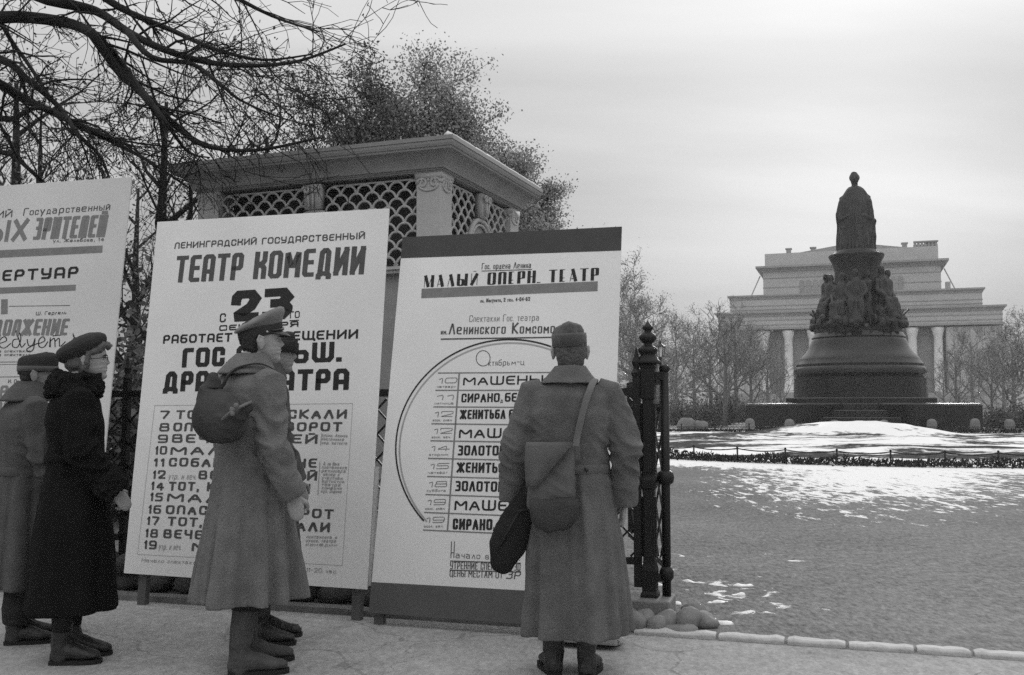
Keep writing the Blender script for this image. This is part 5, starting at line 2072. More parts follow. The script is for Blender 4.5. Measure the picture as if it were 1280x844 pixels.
for c_ in cur:
    P_ = [B.p(x, y - 1) for x, y in c_]
    S_ = []
    for i in range(len(P_) - 1):
        p0, p1, p2, p3 = P_[max(0, i - 1)], P_[i], P_[i + 1], P_[min(len(P_) - 1, i + 2)]
        for q in range(5):
            t = q / 5
            S_.append(.5 * ((2 * p1) + (p2 - p0) * t + (2 * p0 - 5 * p1 + 4 * p2 - p3) * t * t + (3 * p1 - p0 - 3 * p2 + p3) * t ** 3))
    S_.append(P_[-1])
    L.strip(S_, hb(1.5), hb(1.0), False)
L.build('script_lettering', M['ink'], B.root)
L = Lettering()
L.line(B.p(11, 383), B.p(87.5, 382), hb(.8)); L.line(B.p(-60, 453.5), B.p(60, 452), hb(.8)); L.line(B.p(-60, 456.5), B.p(60, 455), hb(.6)); L.line(B.p(-60, 472), B.p(32, 471), hb(.8))
for y in (441, 445.5):
    L.text('премьера спектакля', B.p(-30, y), B.p(38, y - .5), hb(3.8), .2, .17, 'round', .3)
L.text('И. Попов', B.p(10, 479), B.p(32, 478.6), hb(4.6), .2, .17, 'round', .3)
for i, y in enumerate((526, 533, 560, 568, 590)):
    L.text('вечерний спектакль', B.p(-40, y), B.p(34, y), hb(4), .2, .17, 'round', .3)
L.build('small_lettering', M['ink_grey'], B.root)
B.leg(B.w - .09, 0); B.leg(.12, 0)

# ------------------------------------------------------------------ people
UP = Vector((0, 0, 1))


def head_surface(mb, c, R, s=1.0, female=False):
    """a head with brow, eye sockets, nose, lips, chin and jaw; c = point between the ears, R turns it"""
    H = .228 * s
    T = [0, .05, .1, .16, .2, .24, .275, .30, .33, .36, .40, .44, .48, .52, .56, .60, .65, .72, .8, .88, .94, .98, 1.0]
    F = {0: .055, .05: .078, .1: .084, .16: .079, .2: .083, .24: .088, .275: .082, .30: .089, .33: .087, .36: .083, .40: .083, .44: .083, .48: .083, .52: .083, .56: .088,
         .60: .094, .65: .095, .72: .092, .8: .082, .88: .062, .94: .040, .98: .018, 1.0: .0}
    Bk = {0: .03, .05: .0, .1: -.02, .16: -.036, .2: -.045, .24: -.055, .275: -.062, .30: -.068, .33: -.074, .36: -.079, .40: -.085, .44: -.09, .48: -.094, .52: -.097, .56: -.099,
          .60: -.100, .65: -.1, .72: -.096, .8: -.086, .88: -.066, .94: -.044, .98: -.022, 1.0: -.004}
    Wd = {0: .018, .05: .030, .1: .038, .16: .046, .2: .051, .24: .055, .275: .058, .30: .06, .33: .0615, .36: .063, .40: .066, .44: .069, .48: .071, .52: .072, .56: .073,
          .60: .0745, .65: .0755, .72: .0755, .8: .069, .88: .054, .94: .036, .98: .018, 1.0: .003}
    n = 44
    rings = []
    for t in T:
        f, b, w = F[t], Bk[t], Wd[t]
        my, ry = (f + b) / 2, (f - b) / 2
        ring = []
        for j in range(n):
            a = 2 * math.pi * j / n
            ca, sa = math.cos(a), math.sin(a)
            e = .86
            x = w * math.copysign(abs(ca) ** e, ca)
            y = my + ry * math.copysign(abs(sa) ** e, sa)
            if sa > 0:
                ax = abs(x)
                # nose
                if .30 <= t <= .60:
                    amp = .0 if t < .335 else (.030 * (t - .335) / .045 if t < .38 else .030 * max(0, (.60 - t) / .22) ** .9)
                    y += min(amp, .030) * math.exp(-(x / (.0125 - .004 * max(0, (t - .42)) / .18)) ** 2)
                # eye sockets and brow
                y -= .013 * math.exp(-((ax - .032) / .014) ** 2 - ((t - .505) / .035) ** 2)
                y += .005 * math.exp(-((ax - .03) / .022) ** 2 - ((t - .575) / .022) ** 2)
                # cheek bones, mouth corners
                y += .005 * math.exp(-((ax - .042) / .016) ** 2 - ((t - .42) / .05) ** 2)
                y -= .004 * math.exp(-((ax - .028) / .008) ** 2 - ((t - .30) / .05) ** 2)
            ring.append(c + R @ (Vector((x, y, 0)) * s + Vector((0, 0, (t - .47) * H))))
        rings.append(ring)
    mb.loft(rings)
    for sg in (-1, 1):
        M_ = R @ Matrix.Rotation(sg * .35, 3, 'Z')
        mb.ball(c + R @ (Vector((sg * .084, -.014, .002)) * s), (.012 * s, .022 * s, .035 * s), 12, M=M_)
        mb.tube([c + R @ (Vector((sg * .086, .002, .022)) * s), c + R @ (Vector((sg * .094, -.02, .034)) * s), c + R @ (Vector((sg * .096, -.032, .01)) * s), c + R @ (Vector((sg * .086, -.016, -.03)) * s)], .006 * s, 6, True)


def hand(mb, w, a, n, side, s=1.0, curl=(.5, .8, .6), thumb=.5):
    """palm and five fingers; a along the hand, n out of the palm, side = direction of the thumb"""
    a = unit(a); n = unit(n - a * n.dot(a)); side = unit(side - a * side.dot(a) - n * side.dot(n))
    mb.tube([w - a * .02 * s, w + a * .02 * s, w + a * .055 * s, w + a * .088 * s], [.026 * s, .036 * s, .041 * s, .038 * s], 12, True, flat=(n, .42))
    for i, (off, L, r) in enumerate(((.031, .072, .0080), (.0105, .080, .0082), (-.010, .075, .0080), (-.0300, .060, .0072))):
        p = w + a * (.082 * s - abs(off) * .15) + side * off * s
        d = a
        pts, rr = [w + a * .055 * s + side * off * .85 * s, p], [r * s * 1.05, r * s * 1.05]
        ang = 0
        for k_, (fr_, cu) in enumerate(zip((.42, .32, .26), curl)):
            ang += cu * (1 + .06 * i)
            d = a * math.cos(ang) + n * math.sin(ang)
            p = p + d * (L * fr_ * s)
            pts.append(p); rr.append(r * s * (1 - .1 * (k_ + 1)))
        mb.tube(pts, rr, 8, True)
    p0 = w + a * .015 * s + side * .024 * s
    d1 = unit(a * .65 + side * .62 + n * .35)
    d2 = unit(a * .9 + side * (.25 - thumb * .5) + n * (.3 + thumb * .5))
    p1 = p0 + d1 * .045 * s
    p2 = p1 + d2 * .034 * s
    mb.tube([p0, p1, p2, p2 + unit(d2 - side * .3 * thumb) * .024 * s], [.014 * s, .0115 * s, .0105 * s, .009 * s], 8, True)


def ell_ring(cx, cy, z, rx, ry, n=56, fn=None, tilt=(0, 0), ex=1.0):
    ring = []
    for j in range(n):
        a = 2 * math.pi * j / n
        k_ = fn(a) if fn else 1.0
        ca, sa = math.cos(a), math.sin(a)
        x = rx * k_ * math.copysign(abs(ca) ** ex, ca)
        y = ry * k_ * math.copysign(abs(sa) ** ex, sa)
        ring.append(Vector((cx + x, cy + y, z + x * tilt[0] + y * tilt[1])))
    return ring


def band(mb, rings_xy, n=56):
    """closed ring-shaped band: list of (cx, cy, z, rx, ry) going round its cross-section"""
    rings = [ell_ring(*r, n=n) for r in rings_xy]
    m_ = len(rings)
    b = len(mb.v)
    for r in rings:
        mb.v.extend([tuple(p) for p in r])
    for i in range(m_):
        k_ = (i + 1) % m_
        for j in range(n):
            q = (j + 1) % n
            mb.f.append((b + i * n + j, b + i * n + q, b + k_ * n + q, b + k_ * n + j))


def fold_fn(z, z0, z1, amp, freqs):
    """skirt folds that open towards the hem (z0) and vanish at z1"""
    t = max(0.0, min(1.0, (z1 - z) / (z1 - z0)))

    def f(a):
        v = 0
        for fr, ph, w in freqs:
            v += w * (abs(math.sin(fr * a * .5 + ph + .15 * math.sin(3 * a))) ** .55 - .72)
        return 1 + amp * t ** .7 * v
    return f


def wrinkle(me, amp, scale, seed, zones=()):
    """soft cloth creases; zones = [(centre, radius, amplitude)] get stronger cross folds"""
    n = len(me.vertices)
    co = np.empty(n * 3, np.float32); me.vertices.foreach_get('co', co); co = co.reshape(-1, 3)
    no = np.empty(n * 3, np.float32); me.vertex_normals.foreach_get('vector', no); no = no.reshape(-1, 3)
    out = co.copy()
    for i in range(n):
        x, y, z = co[i]
        d = amp * mnoise.noise((x * scale + seed, y * scale, z * scale * .45))
        d += amp * .35 * mnoise.noise((x * scale * 3 + seed, y * scale * 3, z * scale * 1.6))
        for c, r, a in zones:
            q = ((x - c[0]) ** 2 + (y - c[1]) ** 2 + (z - c[2]) ** 2) / (r * r)
            if q < 4:
                w = math.exp(-q * 1.5)
                d += a * w * (1 - 2 * abs(mnoise.noise((x * 9 + seed, y * 9, z * 15 + x * 10))) * 1.6)
        out[i] += no[i] * d
    me.vertices.foreach_set('co', out.ravel())
    me.update()


class Person:
    def __init__(self, label, px, Y, facing, s=1.0, group=None):
        """facing: clockwise from +Y (away from the camera), degrees"""
        p = at(px, 600, Y)
        self.loc = Vector((p.x, Y, .004))
        self.rz = -math.radians(facing)
        self.s = s
        self.label, self.group = label, group

    def V(self, x, y, z):
        return Vector((x, y, z)) * self.s

    def build_body(self, head_yaw=0, head_pitch=0, head_roll=0, head_c=(0, .035, 1.585), arms=None, hands=None, feet=None, skin='skin', lean=0.0):
        s, V = self.s, self.V
        mb = MB()
        # legs and feet
        feet = feet or {-1: (-.10, .0, 0), 1: (.10, .0, 0)}
        self.feet = feet
        for sg in (-1, 1):
            fx, fy, fa = feet[sg]
            fd = Vector((math.sin(math.radians(fa)), math.cos(math.radians(fa)), 0))
            hip, ank = V(sg * .09, 0, .90), V(fx, fy, .10) - fd * .035 * s
            knee = (hip + ank) / 2 + V(0, .025, .03)
            mb.tube([hip, (hip + knee) / 2, knee, (knee + ank) / 2 + V(0, -.015, .03), ank], [.08 * s, .068 * s, .046 * s, .040 * s, .028 * s], 12, True)
            mb.tube([ank + V(0, -.0, -.04), ank + fd * .06 * s + V(0, 0, -.05), ank + fd * .10 * s + V(0, 0, -.058)], [.024 * s, .022 * s, .016 * s], 10, True)
        # trunk
        tr = [(0, 0, .84, .13, .09), (0, -.005, .95, .155, .105), (0, 0, 1.08, .135, .095), (0, .005, 1.22, .155, .105), (0, 0, 1.34, .165, .10), (0, -.01, 1.42, .13, .08), (0, -.01, 1.47, .07, .06)]
        mb.loft([[q * 1.0 for q in ell_ring(c[0] * s, (c[1] + lean * (c[2] - .9)) * s, c[2] * s, c[3] * s, c[4] * s, 28)] for c in tr])
        hc = V(*head_c)
        self.R = Matrix.Rotation(-math.radians(head_yaw), 3, 'Z') @ Matrix.Rotation(math.radians(head_pitch), 3, 'X') @ Matrix.Rotation(math.radians(head_roll), 3, 'Y')
        self.hc = hc
        mb.tube([V(0, -.012 + lean * .5, 1.42), V(0, -.002 + lean * .6, 1.49), hc + self.R @ V(0, -.025, -.04)], [.062 * s, .056 * s, .056 * s], 14, True)
        head_surface(mb, hc, self.R, s)
        self.arms = arms
        for sg in (-1, 1):
            sh, el, wr = [V(*q) for q in arms[sg]]
            mb.tube([sh, (sh + el) / 2, el, (el + wr) / 2, wr], [.052 * s, .047 * s, .040 * s, .036 * s, .027 * s], 12, True)
            h = (hands or {}).get(sg)
            a = h['a'] if h else (wr - el)
            n_ = h['n'] if h else Vector((-sg, 0, 0))
            sd = h['side'] if h else Vector((0, 1, 0))
            hand(mb, wr + unit(Vector(a)) * .012 * s, Vector(a), Vector(n_), Vector(sd), s, (h or {}).get('curl', (.5, .7, .5)), (h or {}).get('thumb', .5))
        me = voxel(mb, 'person', .0040, 1, .4)
        me.materials.append(M[skin])
        o = link_mesh('person', me)
        o.location = self.loc
        o.rotation_euler = (0, 0, self.rz)
        tag(o, self.label, 'person', self.group)
        self.o = o
        # eyes
        for sg in (-1, 1):
            eb = MB()
            eb.ball((0, 0, 0), .0118 * s, 12)
            eb.ball((0, .0068 * s, 0), (.0062 * s, .0056 * s, .0062 * s), 10)
            nfirst = 12 * 5 + 24
            em = eb.mesh('eye', True)
            em.materials.append(M['eye']); em.materials.append(M['iris'])
            for pl in em.polygons:
                c = sum((em.vertices[q].co for q in pl.vertices), Vector()) / len(pl.vertices)
                pl.material_index = 1 if c.y > .0098 * s else 0
            e = link_mesh('eye', em, o)
            e.location = hc + self.R @ V(sg * .031, .0665, .0075)
            e.rotation_euler = self.R.to_euler()
        # brows
        for sg in (-1, 1):
            bm_ = MB()
            bm_.tube([hc + self.R @ V(sg * .014, .094, .024), hc + self.R @ V(sg * .032, .0915, .028), hc + self.R @ V(sg * .05, .078, .022)], [.003 * s, .0042 * s, .002 * s], 6, True)
            bm_.build('eyebrow', M['hair'], o, True)
        lip = MB()
        lip.tube([hc + self.R @ V(-.022, .077, -.044), hc + self.R @ V(0, .0875, -.0435), hc + self.R @ V(.022, .077, -.044)], [.0022 * s, .004 * s, .0022 * s], 6, True)
        lip.build('mouth', M['skin_dark'], o, True)
        return o

    def part(self, name, mb, material, voxel_size=None, smooth=2, wr=None, parent=None, flat=False):
        if voxel_size:
            me = voxel(mb, name, voxel_size, smooth)
            if wr:
                wrinkle(me, *wr)
            me.materials.append(M[material])
            return link_mesh(name, me, parent or self.o)
        return mb.build(name, M[material], parent or self.o, not flat)

    def hair(self, material='hair', low=-.045, thick=.006, cut_front=-.02, long=False):
        """close cropped hair: a shell on the back and sides of the skull"""
        s = self.s
        mb = MB()
        rings = []
        for z, f, b, w in ((low, cut_front, -.074, .060), (-.02, cut_front + .0, -.093, .0715), (.02, .02, -.103, .077), (.05, .06, -.106, .0795), (.08, .07, -.100, .077), (.105, .05, -.078, .06), (.12, .02, -.04, .03)):
            ring = []
            my, ry = (f + b) / 2, (f - b) / 2
            for j in range(40):
                a = 2 * math.pi * j / 40
                ca, sa = math.cos(a), math.sin(a)
                ring.append(self.hc + self.R @ (Vector(((w + thick * .6) * ca, my + (ry + thick) * sa, z)) * s))
            rings.append(ring)
        mb.loft(rings)
        me = voxel(mb, 'hair', .006, 1)
        jitter_mesh(me, .006, 70, 3)
        me.materials.append(M[material])
        return link_mesh('hair', me, self.o)

    def coat(self, prof, material, folds, amp=.09, sleeve=(.077, .068, .062, .064), vent=None, seed=1.0, vx=.0085, wr=.012, waist=.98, hem=None, sleeve_end=.012, zones=()):
        """prof: (z, half width, half depth, x offset, y offset)"""
        s = self.s
        mb = MB()
        hem = prof[0][0]
        rings = []
        # refine the profile
        P = []
        for p, q in zip(prof[:-1], prof[1:]):
            k_ = max(1, int((q[0] - p[0]) / .05))
            for i in range(k_):
                t = i / k_
                P.append([p[j] + (q[j] - p[j]) * t for j in range(5)])
        P.append(list(prof[-1]))
        for z, rx, ry, ox, oy in P:
            f0 = fold_fn(z, hem, waist + .04, amp, folds)

            def f(a, f0=f0, z=z):
                v = f0(a)
                if vent and z < vent[1]:
                    da = (a - vent[0] + math.pi) % (2 * math.pi) - math.pi
                    v *= 1 - vent[2] * math.exp(-(da / .045) ** 2) + vent[2] * .45 * math.exp(-((da - .13) / .07) ** 2)
                return v
            rings.append([q * s for q in ell_ring(ox, oy, z, rx, ry, 120, f, ex=.92 if z > waist else 1.0)])
        mb.loft(rings)
        zs = list(zones)
        for sg in (-1, 1):
            sh, el, w_ = [self.V(*q) for q in self.arms[sg]]
            d = unit(w_ - el)
            end = w_ + d * sleeve_end * s
            a, b, c, d_ = [q * s for q in sleeve]
            mid1, mid2 = sh.lerp(el, .5), el.lerp(end, .5)
            mb.tube([sh + Vector((-sg * .06 * s, 0, .012 * s)), sh, mid1, el, mid2, end], [a * .92, a, (a + b) / 2, b, c, d_], 20, False)
            mb.ball(sh + Vector((-sg * .016 * s, 0, -.012 * s)), (a * 1.04, a * 1.0, a * 1.0), 16)
            zs.append((tuple(el), .17 * s, .020)); zs.append((tuple(mid1), .16 * s, .006)); zs.append((tuple(mid2), .14 * s, .009))
        o = self.part('coat', mb, material, vx, 5, (wr, 5.5, seed, zs))
        return o

    def boots(self, top=.36, r=.062, material='leather', heel=.025, toe=.175, foot_w=.048):
        s, V = self.s, self.V
        for sg in (-1, 1):
            fx, fy, fa = self.feet[sg]
            fd = Vector((math.sin(math.radians(fa)), math.cos(math.radians(fa)), 0))
            sd = Vector((fd.y, -fd.x, 0))
            base = V(fx, fy, 0)
            mb = MB()
            ank = base + V(0, 0, .10) - fd * .035 * s
            hip = V(sg * .09, 0, .90)
            sh_d = unit(hip - ank)
            mb.tube([base - fd * .035 * s + V(0, 0, .035), ank, ank + sh_d * .09 * s, ank + sh_d * (top - .10) * s], [.046 * s, .046 * s, r * .92 * s, r * s], 16, True)
            rings = []
            for t, w, h in ((-.085, .028, .05), (-.06, .036, .085), (-.02, .038, .10), (.03, .040, .095), (.08, .046, .072), (.12, .046, .056), (toe - .02, .038, .046), (toe, .02, .034)):
                c = base + fd * t * s
                ring = []
                for j in range(16):
                    a = 2 * math.pi * j / 16
                    ring.append(c + sd * (w * s * math.cos(a)) + V(0, 0, .018 + h * .5 + h * .5 * math.sin(a)))
                rings.append(ring)
            mb.loft(rings)
            bo = self.part('boot', mb, material, .008, 2, (.006, 14, sg * 3.3 + fx, [(tuple(ank), .09 * s, .008)]))
            sm = MB()
            rings = []
            outl = [(-.088, .026), (-.06, .036), (-.02, .038), (.03, .042), (.08, .048), (.12, .047), (toe - .015, .038), (toe + .006, .016)]
            for z in (0.0, .022):
                rings.append([base + fd * t * s + sd * w * s + V(0, 0, z) for t, w in outl] + [base + fd * t * s - sd * w * s + V(0, 0, z) for t, w in outl[::-1]])
            sm.loft(rings)
            sm.build('sole', M['sole'], bo)

    def trousers(self, top=.8, bottom=.16, r0=.085, r1=.062, material='trouser', seed=3):
        s, V = self.s, self.V
        for sg in (-1, 1):
            fx, fy, fa = self.feet[sg]
            mb = MB()
            hip, ank = V(sg * .09, 0, .90), V(fx, fy - .035, .10)
            d = hip - ank
            f = lambda z: ank + d * ((z - .10) / .80)
            mb.tube([f(top), f((top + bottom) / 2), f(bottom + .06), f(bottom)], [r0 * s, (r0 + r1) / 2 * s, r1 * 1.04 * s, r1 * .92 * s], 18)
            self.part('trouser_leg', mb, material, .008, 2, (.007, 10, seed + sg, [(tuple(f(bottom + .08)), .1 * s, .010)]))

    def collar(self, rows, material, seed=0, jit=0.0, voxel_size=.007):
        s = self.s
        mb = MB()
        band(mb, [(cx * s, cy * s, z * s, rx * s, ry * s) for cx, cy, z, rx, ry in rows])
        me = voxel(mb, 'collar', voxel_size, 2)
        if jit:
            jitter_mesh(me, jit, 45, seed); jitter_mesh(me, jit * .8, 16, seed)
        else:
            wrinkle(me, .004, 9, seed)
        me.materials.append(M[material])
        return link_mesh('collar', me, self.o)


def strap_path(mb, pts, w, t, n_hint):
    """flat strap through the points; n_hint = outward direction from the axis of the body"""
    S = []
    P = [Vector(p) for p in pts]
    for i in range(len(P) - 1):
        p0, p1, p2, p3 = P[max(0, i - 1)], P[i], P[i + 1], P[min(len(P) - 1, i + 2)]
        for q in range(6):
            u = q / 6
            S.append(.5 * ((2 * p1) + (p2 - p0) * u + (2 * p0 - 5 * p1 + 4 * p2 - p3) * u * u + (3 * p1 - p0 - 3 * p2 + p3) * u ** 3))
    S.append(P[-1])
    rings = []
    for i, p in enumerate(S):
        d = unit(S[min(i + 1, len(S) - 1)] - S[max(i - 1, 0)])
        n = n_hint(p)
        n = unit(n - d * n.dot(d))
        sd = d.cross(n)
        rings.append([p + sd * w / 2 - n * t / 2, p + sd * w / 2 + n * t / 2, p - sd * w / 2 + n * t / 2, p - sd * w / 2 - n * t / 2])
    mb.loft(rings)


CLOTH = [(9, .3, .5), (14, 1.1, .35), (5, .8, .35)]

# ---- the soldier seen from behind, right of the middle
P1 = Person('soldier seen from behind in a long grey greatcoat before the opera poster', 713, 5.02, 2, 1.0)
arms = {-1: ((-.195, -.005, 1.385), (-.275, -.03, 1.10), (-.295, .015, .855)), 1: ((.195, -.005, 1.385), (.285, -.02, 1.10), (.272, .05, .84))}
hands_ = {-1: dict(a=Vector((.1, .2, -1)), n=Vector((1, .3, 0)), side=Vector((0, 1, 0)), curl=(1.0, 1.1, .8), thumb=.9),
          1: dict(a=Vector((-.1, .25, -1)), n=Vector((-1, 0, 0)), side=Vector((0, 1, 0)), curl=(.4, .6, .5))}
P1.build_body(head_yaw=-4, head_pitch=2, head_c=(0, .02, 1.588), arms=arms, hands=hands_, feet={-1: (-.095, .02, -14), 1: (.085, -.02, 16)})
P1.hair('hair_fair', low=-.07, thick=.004)
P1.coat([(.20, .262, .225, .02, .0), (.40, .246, .205, .018, 0), (.65, .232, .18, .01, 0), (.86, .205, .15, 0, 0), (1.0, .182, .128, 0, 0), (1.06, .178, .124, 0, 0), (1.16, .195, .135, 0, -.005), (1.28, .212, .142, 0, -.01),
         (1.37, .205, .128, 0, -.012), (1.425, .15, .10, 0, -.012), (1.465, .085, .075, 0, -.005), (1.49, .07, .065, 0, 0)], 'wool',
        [(8, .4, .7), (5, 1.3, .5), (13, .5, .25)], .5, vent=(-math.pi / 2 + .12, 1.0, .13), seed=4.2)
P1.collar([(0, -.004, 1.52, .066, .068), (0, -.006, 1.525, .076, .078), (0, -.016, 1.49, .10, .092), (0, -.022, 1.435, .145, .122), (0, -.022, 1.428, .14, .118), (0, -.012, 1.46, .085, .078)], 'wool', 2)
mb = MB()
band(mb, [(0, -.001, 1.035, .186, .132), (0, -.001, 1.03, .192, .138), (0, -.001, .99, .194, .14), (0, -.001, .985, .187, .134)])
P1.part('half_belt', mb, 'wool')
mb = MB()
for x in (-.07, .075):
    mb.ball((x, -.139, 1.01), (.011, .006, .011), 10)
P1.part('belt_buttons', mb, 'leather')
P1.boots(.34, .06, 'leather')
P1.trousers(.8, .20, .09, .075)
# side cap
def side_cap(P, material, tip=.0, low=.018, roll=0):
    s = P.s
    R = P.R @ Matrix.Rotation(math.radians(roll), 3, 'Y')
    mb = MB()
    rings = []
    for z, w, f, b in ((low, .083, .103, -.112), (low + .04, .084, .104, -.113), (low + .072, .077, .1, -.108), (low + .092, .064, .096, -.1), (low + .104, .046, .088, -.088), (low + .108, .022, .08, -.078)):
        ring = []
        for j in range(44):
            a = 2 * math.pi * j / 44
            ca, sa = math.cos(a), math.sin(a)
            y = (f + b) / 2 + (f - b) / 2 * sa
            dz = .014 * (abs(y) / .1) ** 2 * (1 if z > low + .09 else 0) - .006 * math.exp(-(y / .04) ** 2) * (1 if z > low + .1 else 0)
            ring.append(P.hc + R @ (Vector((w * ca, y, z + dz)) * s))
        rings.append(ring)
    mb.loft(rings)
    cap = P.part('cap', mb, material, .006, 1, (.012, 20, 5, ()))
    mb = MB()
    rings = []
    for z, k_ in ((low - .004, 1.0), (low - .004, 1.05), (low + .05, 1.06), (low + .062, 1.04), (low + .06, 1.0)):
        rings.append([P.hc + R @ (Vector((.084 * k_ * math.cos(a), -.0045 + .1085 * k_ * math.sin(a), z + .018 * max(0, math.sin(a)) ** 8 * (z > low + .03))) * s) for a in [2 * math.pi * j / 48 for j in range(48)]])
    mb.loft(rings, cap=False)
    b_ = len(mb.v)
    mb.build('turn_up', M[material], cap, True)
    return cap


side_cap(P1, 'cap_soldier', low=.036, roll=-3)

# gas mask bag on its strap
def to_world(P, v):
    return P.loc + Matrix.Rotation(P.rz, 3, 'Z') @ Vector(v)


bg = empty('shoulder_bag', to_world(P1, (-.095, -.205, .98)), P1.rz)
def pouch(w, h, d, seed, sag=.02, tapertop=.9):
    mb = MB()
    rings = []
    for t, k_, kd in ((0, .86, .6), (.04, .97, .85), (.2, 1.0, 1.0), (.5, 1.0, 1.05), (.8, .97, .9), (.96, tapertop, .6), (1.0, tapertop * .92, .35)):
        ring = []
        for j in range(48):
            a = 2 * math.pi * j / 48
            ca, sa = math.cos(a), math.sin(a)
            ring.append(Vector((w / 2 * k_ * math.copysign(abs(ca) ** .45, ca), d / 2 * kd * math.copysign(abs(sa) ** .6, sa), h * (t - .5) - sag * (1 - abs(ca)) * (1 - t))))
        rings.append(ring)
    mb.loft(rings)
    me = voxel(mb, 'pouch', .007, 2)
    wrinkle(me, .008, 12, seed, [((0, -d / 2, h * .1), .12, .006), ((w * .3, -d / 2, -h * .3), .1, .008)])
    return me


me = pouch(.225, .32, .11, 6.0); me.materials.append(M['canvas'])
po = link_mesh('pouch', me, bg); po.rotation_euler = (math.radians(-4), math.radians(3), 0)
mb = MB()   # loose lower flap
rings = []
for z, w, yy in ((-.10, .235, -.084), (-.14, .235, -.086), (-.2, .215, -.080), (-.235, .16, -.068), (-.25, .1, -.058)):
    rings.append([Vector((x * w / 2 + .012 + .02 * (z + .1), yy - .010 * (1 - x * x) + dy, z + .012 * math.sin(3 * x))) for dy, xs in ((0, (-1, -.6, -.2, .2, .6, 1)), (.02, (1, .6, .2, -.2, -.6, -1))) for x in xs])
mb.loft(rings)
me = mb.mesh('under_flap', True); me.materials.append(M['canvas_mid']); link_mesh('under_flap', me, bg)
mb = MB()   # top flap falling over the left part
rings = []
for z, x0, x1, yy in ((.168, -.12, .11, -.03), (.15, -.126, .09, -.075), (.08, -.128, .03, -.082), (.0, -.125, -.035, -.083), (-.045, -.12, -.075, -.081)):
    rings.append([Vector((x0, yy, z)), Vector(((x0 + x1) / 2, yy - .008, z)), Vector((x1, yy - .004, z)), Vector((x1, yy + .012, z)), Vector(((x0 + x1) / 2, yy + .012, z)), Vector((x0, yy + .012, z))])
mb.loft(rings)
me = mb.mesh('top_flap', True); me.materials.append(M['canvas']); link_mesh('top_flap', me, bg)
mb = MB()
off = bg.location
def body_out(p):
    return Vector((p[0] - (P1.loc.x - off.x), p[1] - (P1.loc.y - off.y), .25))
L2 = lambda x, y, z: Vector((x + .095, y + .215, z - .98))
strap_path(mb, [L2(.02, -.19, 1.09), L2(.028, -.165, 1.16), L2(.05, -.172, 1.26), L2(.075, -.168, 1.35), L2(.105, -.13, 1.425), L2(.125, -.04, 1.455), L2(.115, .07, 1.41), L2(.03, .15, 1.28), L2(-.1, .17, 1.1), L2(-.18, .1, 1.0), L2(-.2, -.06, .99), L2(-.19, -.19, 1.02)],
           .032, .006, lambda p: Vector((p.x - .095, p.y - .215, .05 + max(0, p.z - .40) * 6)))
mb.build('strap', M['strap'], bg)
mb = MB()
mb.box((.115, -.002, .115), (.045, .02, .07))
mb.build('strap_loop', M['canvas'], bg, bevel=.004)
tag(bg, 'canvas shoulder bag with torn flap on the back of the soldier at right', 'bag')

# dark sack in his left hand
sk = empty('sack', to_world(P1, (-.283, -.04, .735)), P1.rz)
sk.scale = (.9, .95, .88)
mb = MB()
pts = [(.085, .0, .15), (.055, -.01, .12), (.03, -.015, .06), (-.005, -.02, -.04), (-.04, -.02, -.13), (-.062, -.015, -.205)]
mb.tube(pts, [.045, .062, .085, .102, .098, .07], 22, True, flat=(Vector((0, 1, 0)), .75))
mb.tube([(.085, 0, .14), (.06, .01, .2), (.02, .03, .235)], [.05, .03, .024], 12, True)
mb.tube([(.09, 0, .16), (.14, .03, .25), (.15, .05, .33)], [.06, .05, .03], 12, True)
me = voxel(mb, 'sack_body', .007, 2)
wrinkle(me, .011, 9, 8.0, [((.05, 0, .12), .1, .012), ((0, -.08, 0), .12, .007)])
me.materials.append(M['canvas_dark']); link_mesh('sack_body', me, sk)
mb = MB()
mb.tube([(.03, -.1, .075), (-.03, -.115, -.03), (-.08, -.09, -.13)], .006, 6)
mb.tube([(.03, -.1, .085), (.1, -.06, .09), (.12, 0, .1)], .007, 6)
mb.build('cord', M['strap_dark'], sk, True)
tag(sk, 'dark bulging cloth sack hanging from the left hand of the soldier at right', 'sack')

# ---- the officer with peaked cap and bag, left of the middle
P2 = Person('man in peaked cap and long pale greatcoat with a sack on his back', 311, 5.10, 44, 1.04)
arms = {-1: ((-.20, .0, 1.375), (-.24, .05, 1.10), (-.22, .16, .90)), 1: ((.20, -.01, 1.375), (.255, -.045, 1.09), (.265, .075, .855))}
hands_ = {1: dict(a=Vector((.0, .25, -1)), n=Vector((-.6, .8, 0)), side=Vector((.2, .8, .2)), curl=(1.1, 1.2, .7), thumb=.9)}
P2.build_body(head_yaw=26, head_pitch=6, head_c=(.01, .055, 1.58), arms=arms, hands=hands_, feet={-1: (-.085, .10, 28), 1: (.095, -.05, 30)})
P2.hair('hair', low=-.05)
P2.coat([(.335, .255, .245, .0, .0), (.5, .242, .225, 0, 0), (.72, .222, .19, 0, 0), (.9, .2, .16, 0, 0), (1.04, .188, .145, 0, 0), (1.14, .198, .15, 0, -.01), (1.26, .212, .155, 0, -.018),
         (1.36, .208, .14, 0, -.018), (1.42, .155, .105, 0, -.012), (1.465, .088, .078, 0, .005), (1.49, .07, .066, 0, .012)], 'wool_officer',
        [(9, .2, .7), (6, 1.7, .5), (15, .9, .25)], .58, seed=9.4, vent=(-math.pi / 2 - .35, 1.02, .13))
P2.collar([(0, .014, 1.525, .064, .067), (0, .012, 1.53, .075, .078), (0, -.002, 1.5, .10, .1), (0, -.022, 1.43, .15, .14), (0, -.022, 1.42, .145, .135), (0, .0, 1.455, .086, .08)], 'wool_officer', 5)
P2.boots(.40, .06, 'boot_worn', toe=.19)
P2.trousers(.8, .30, .09, .072)
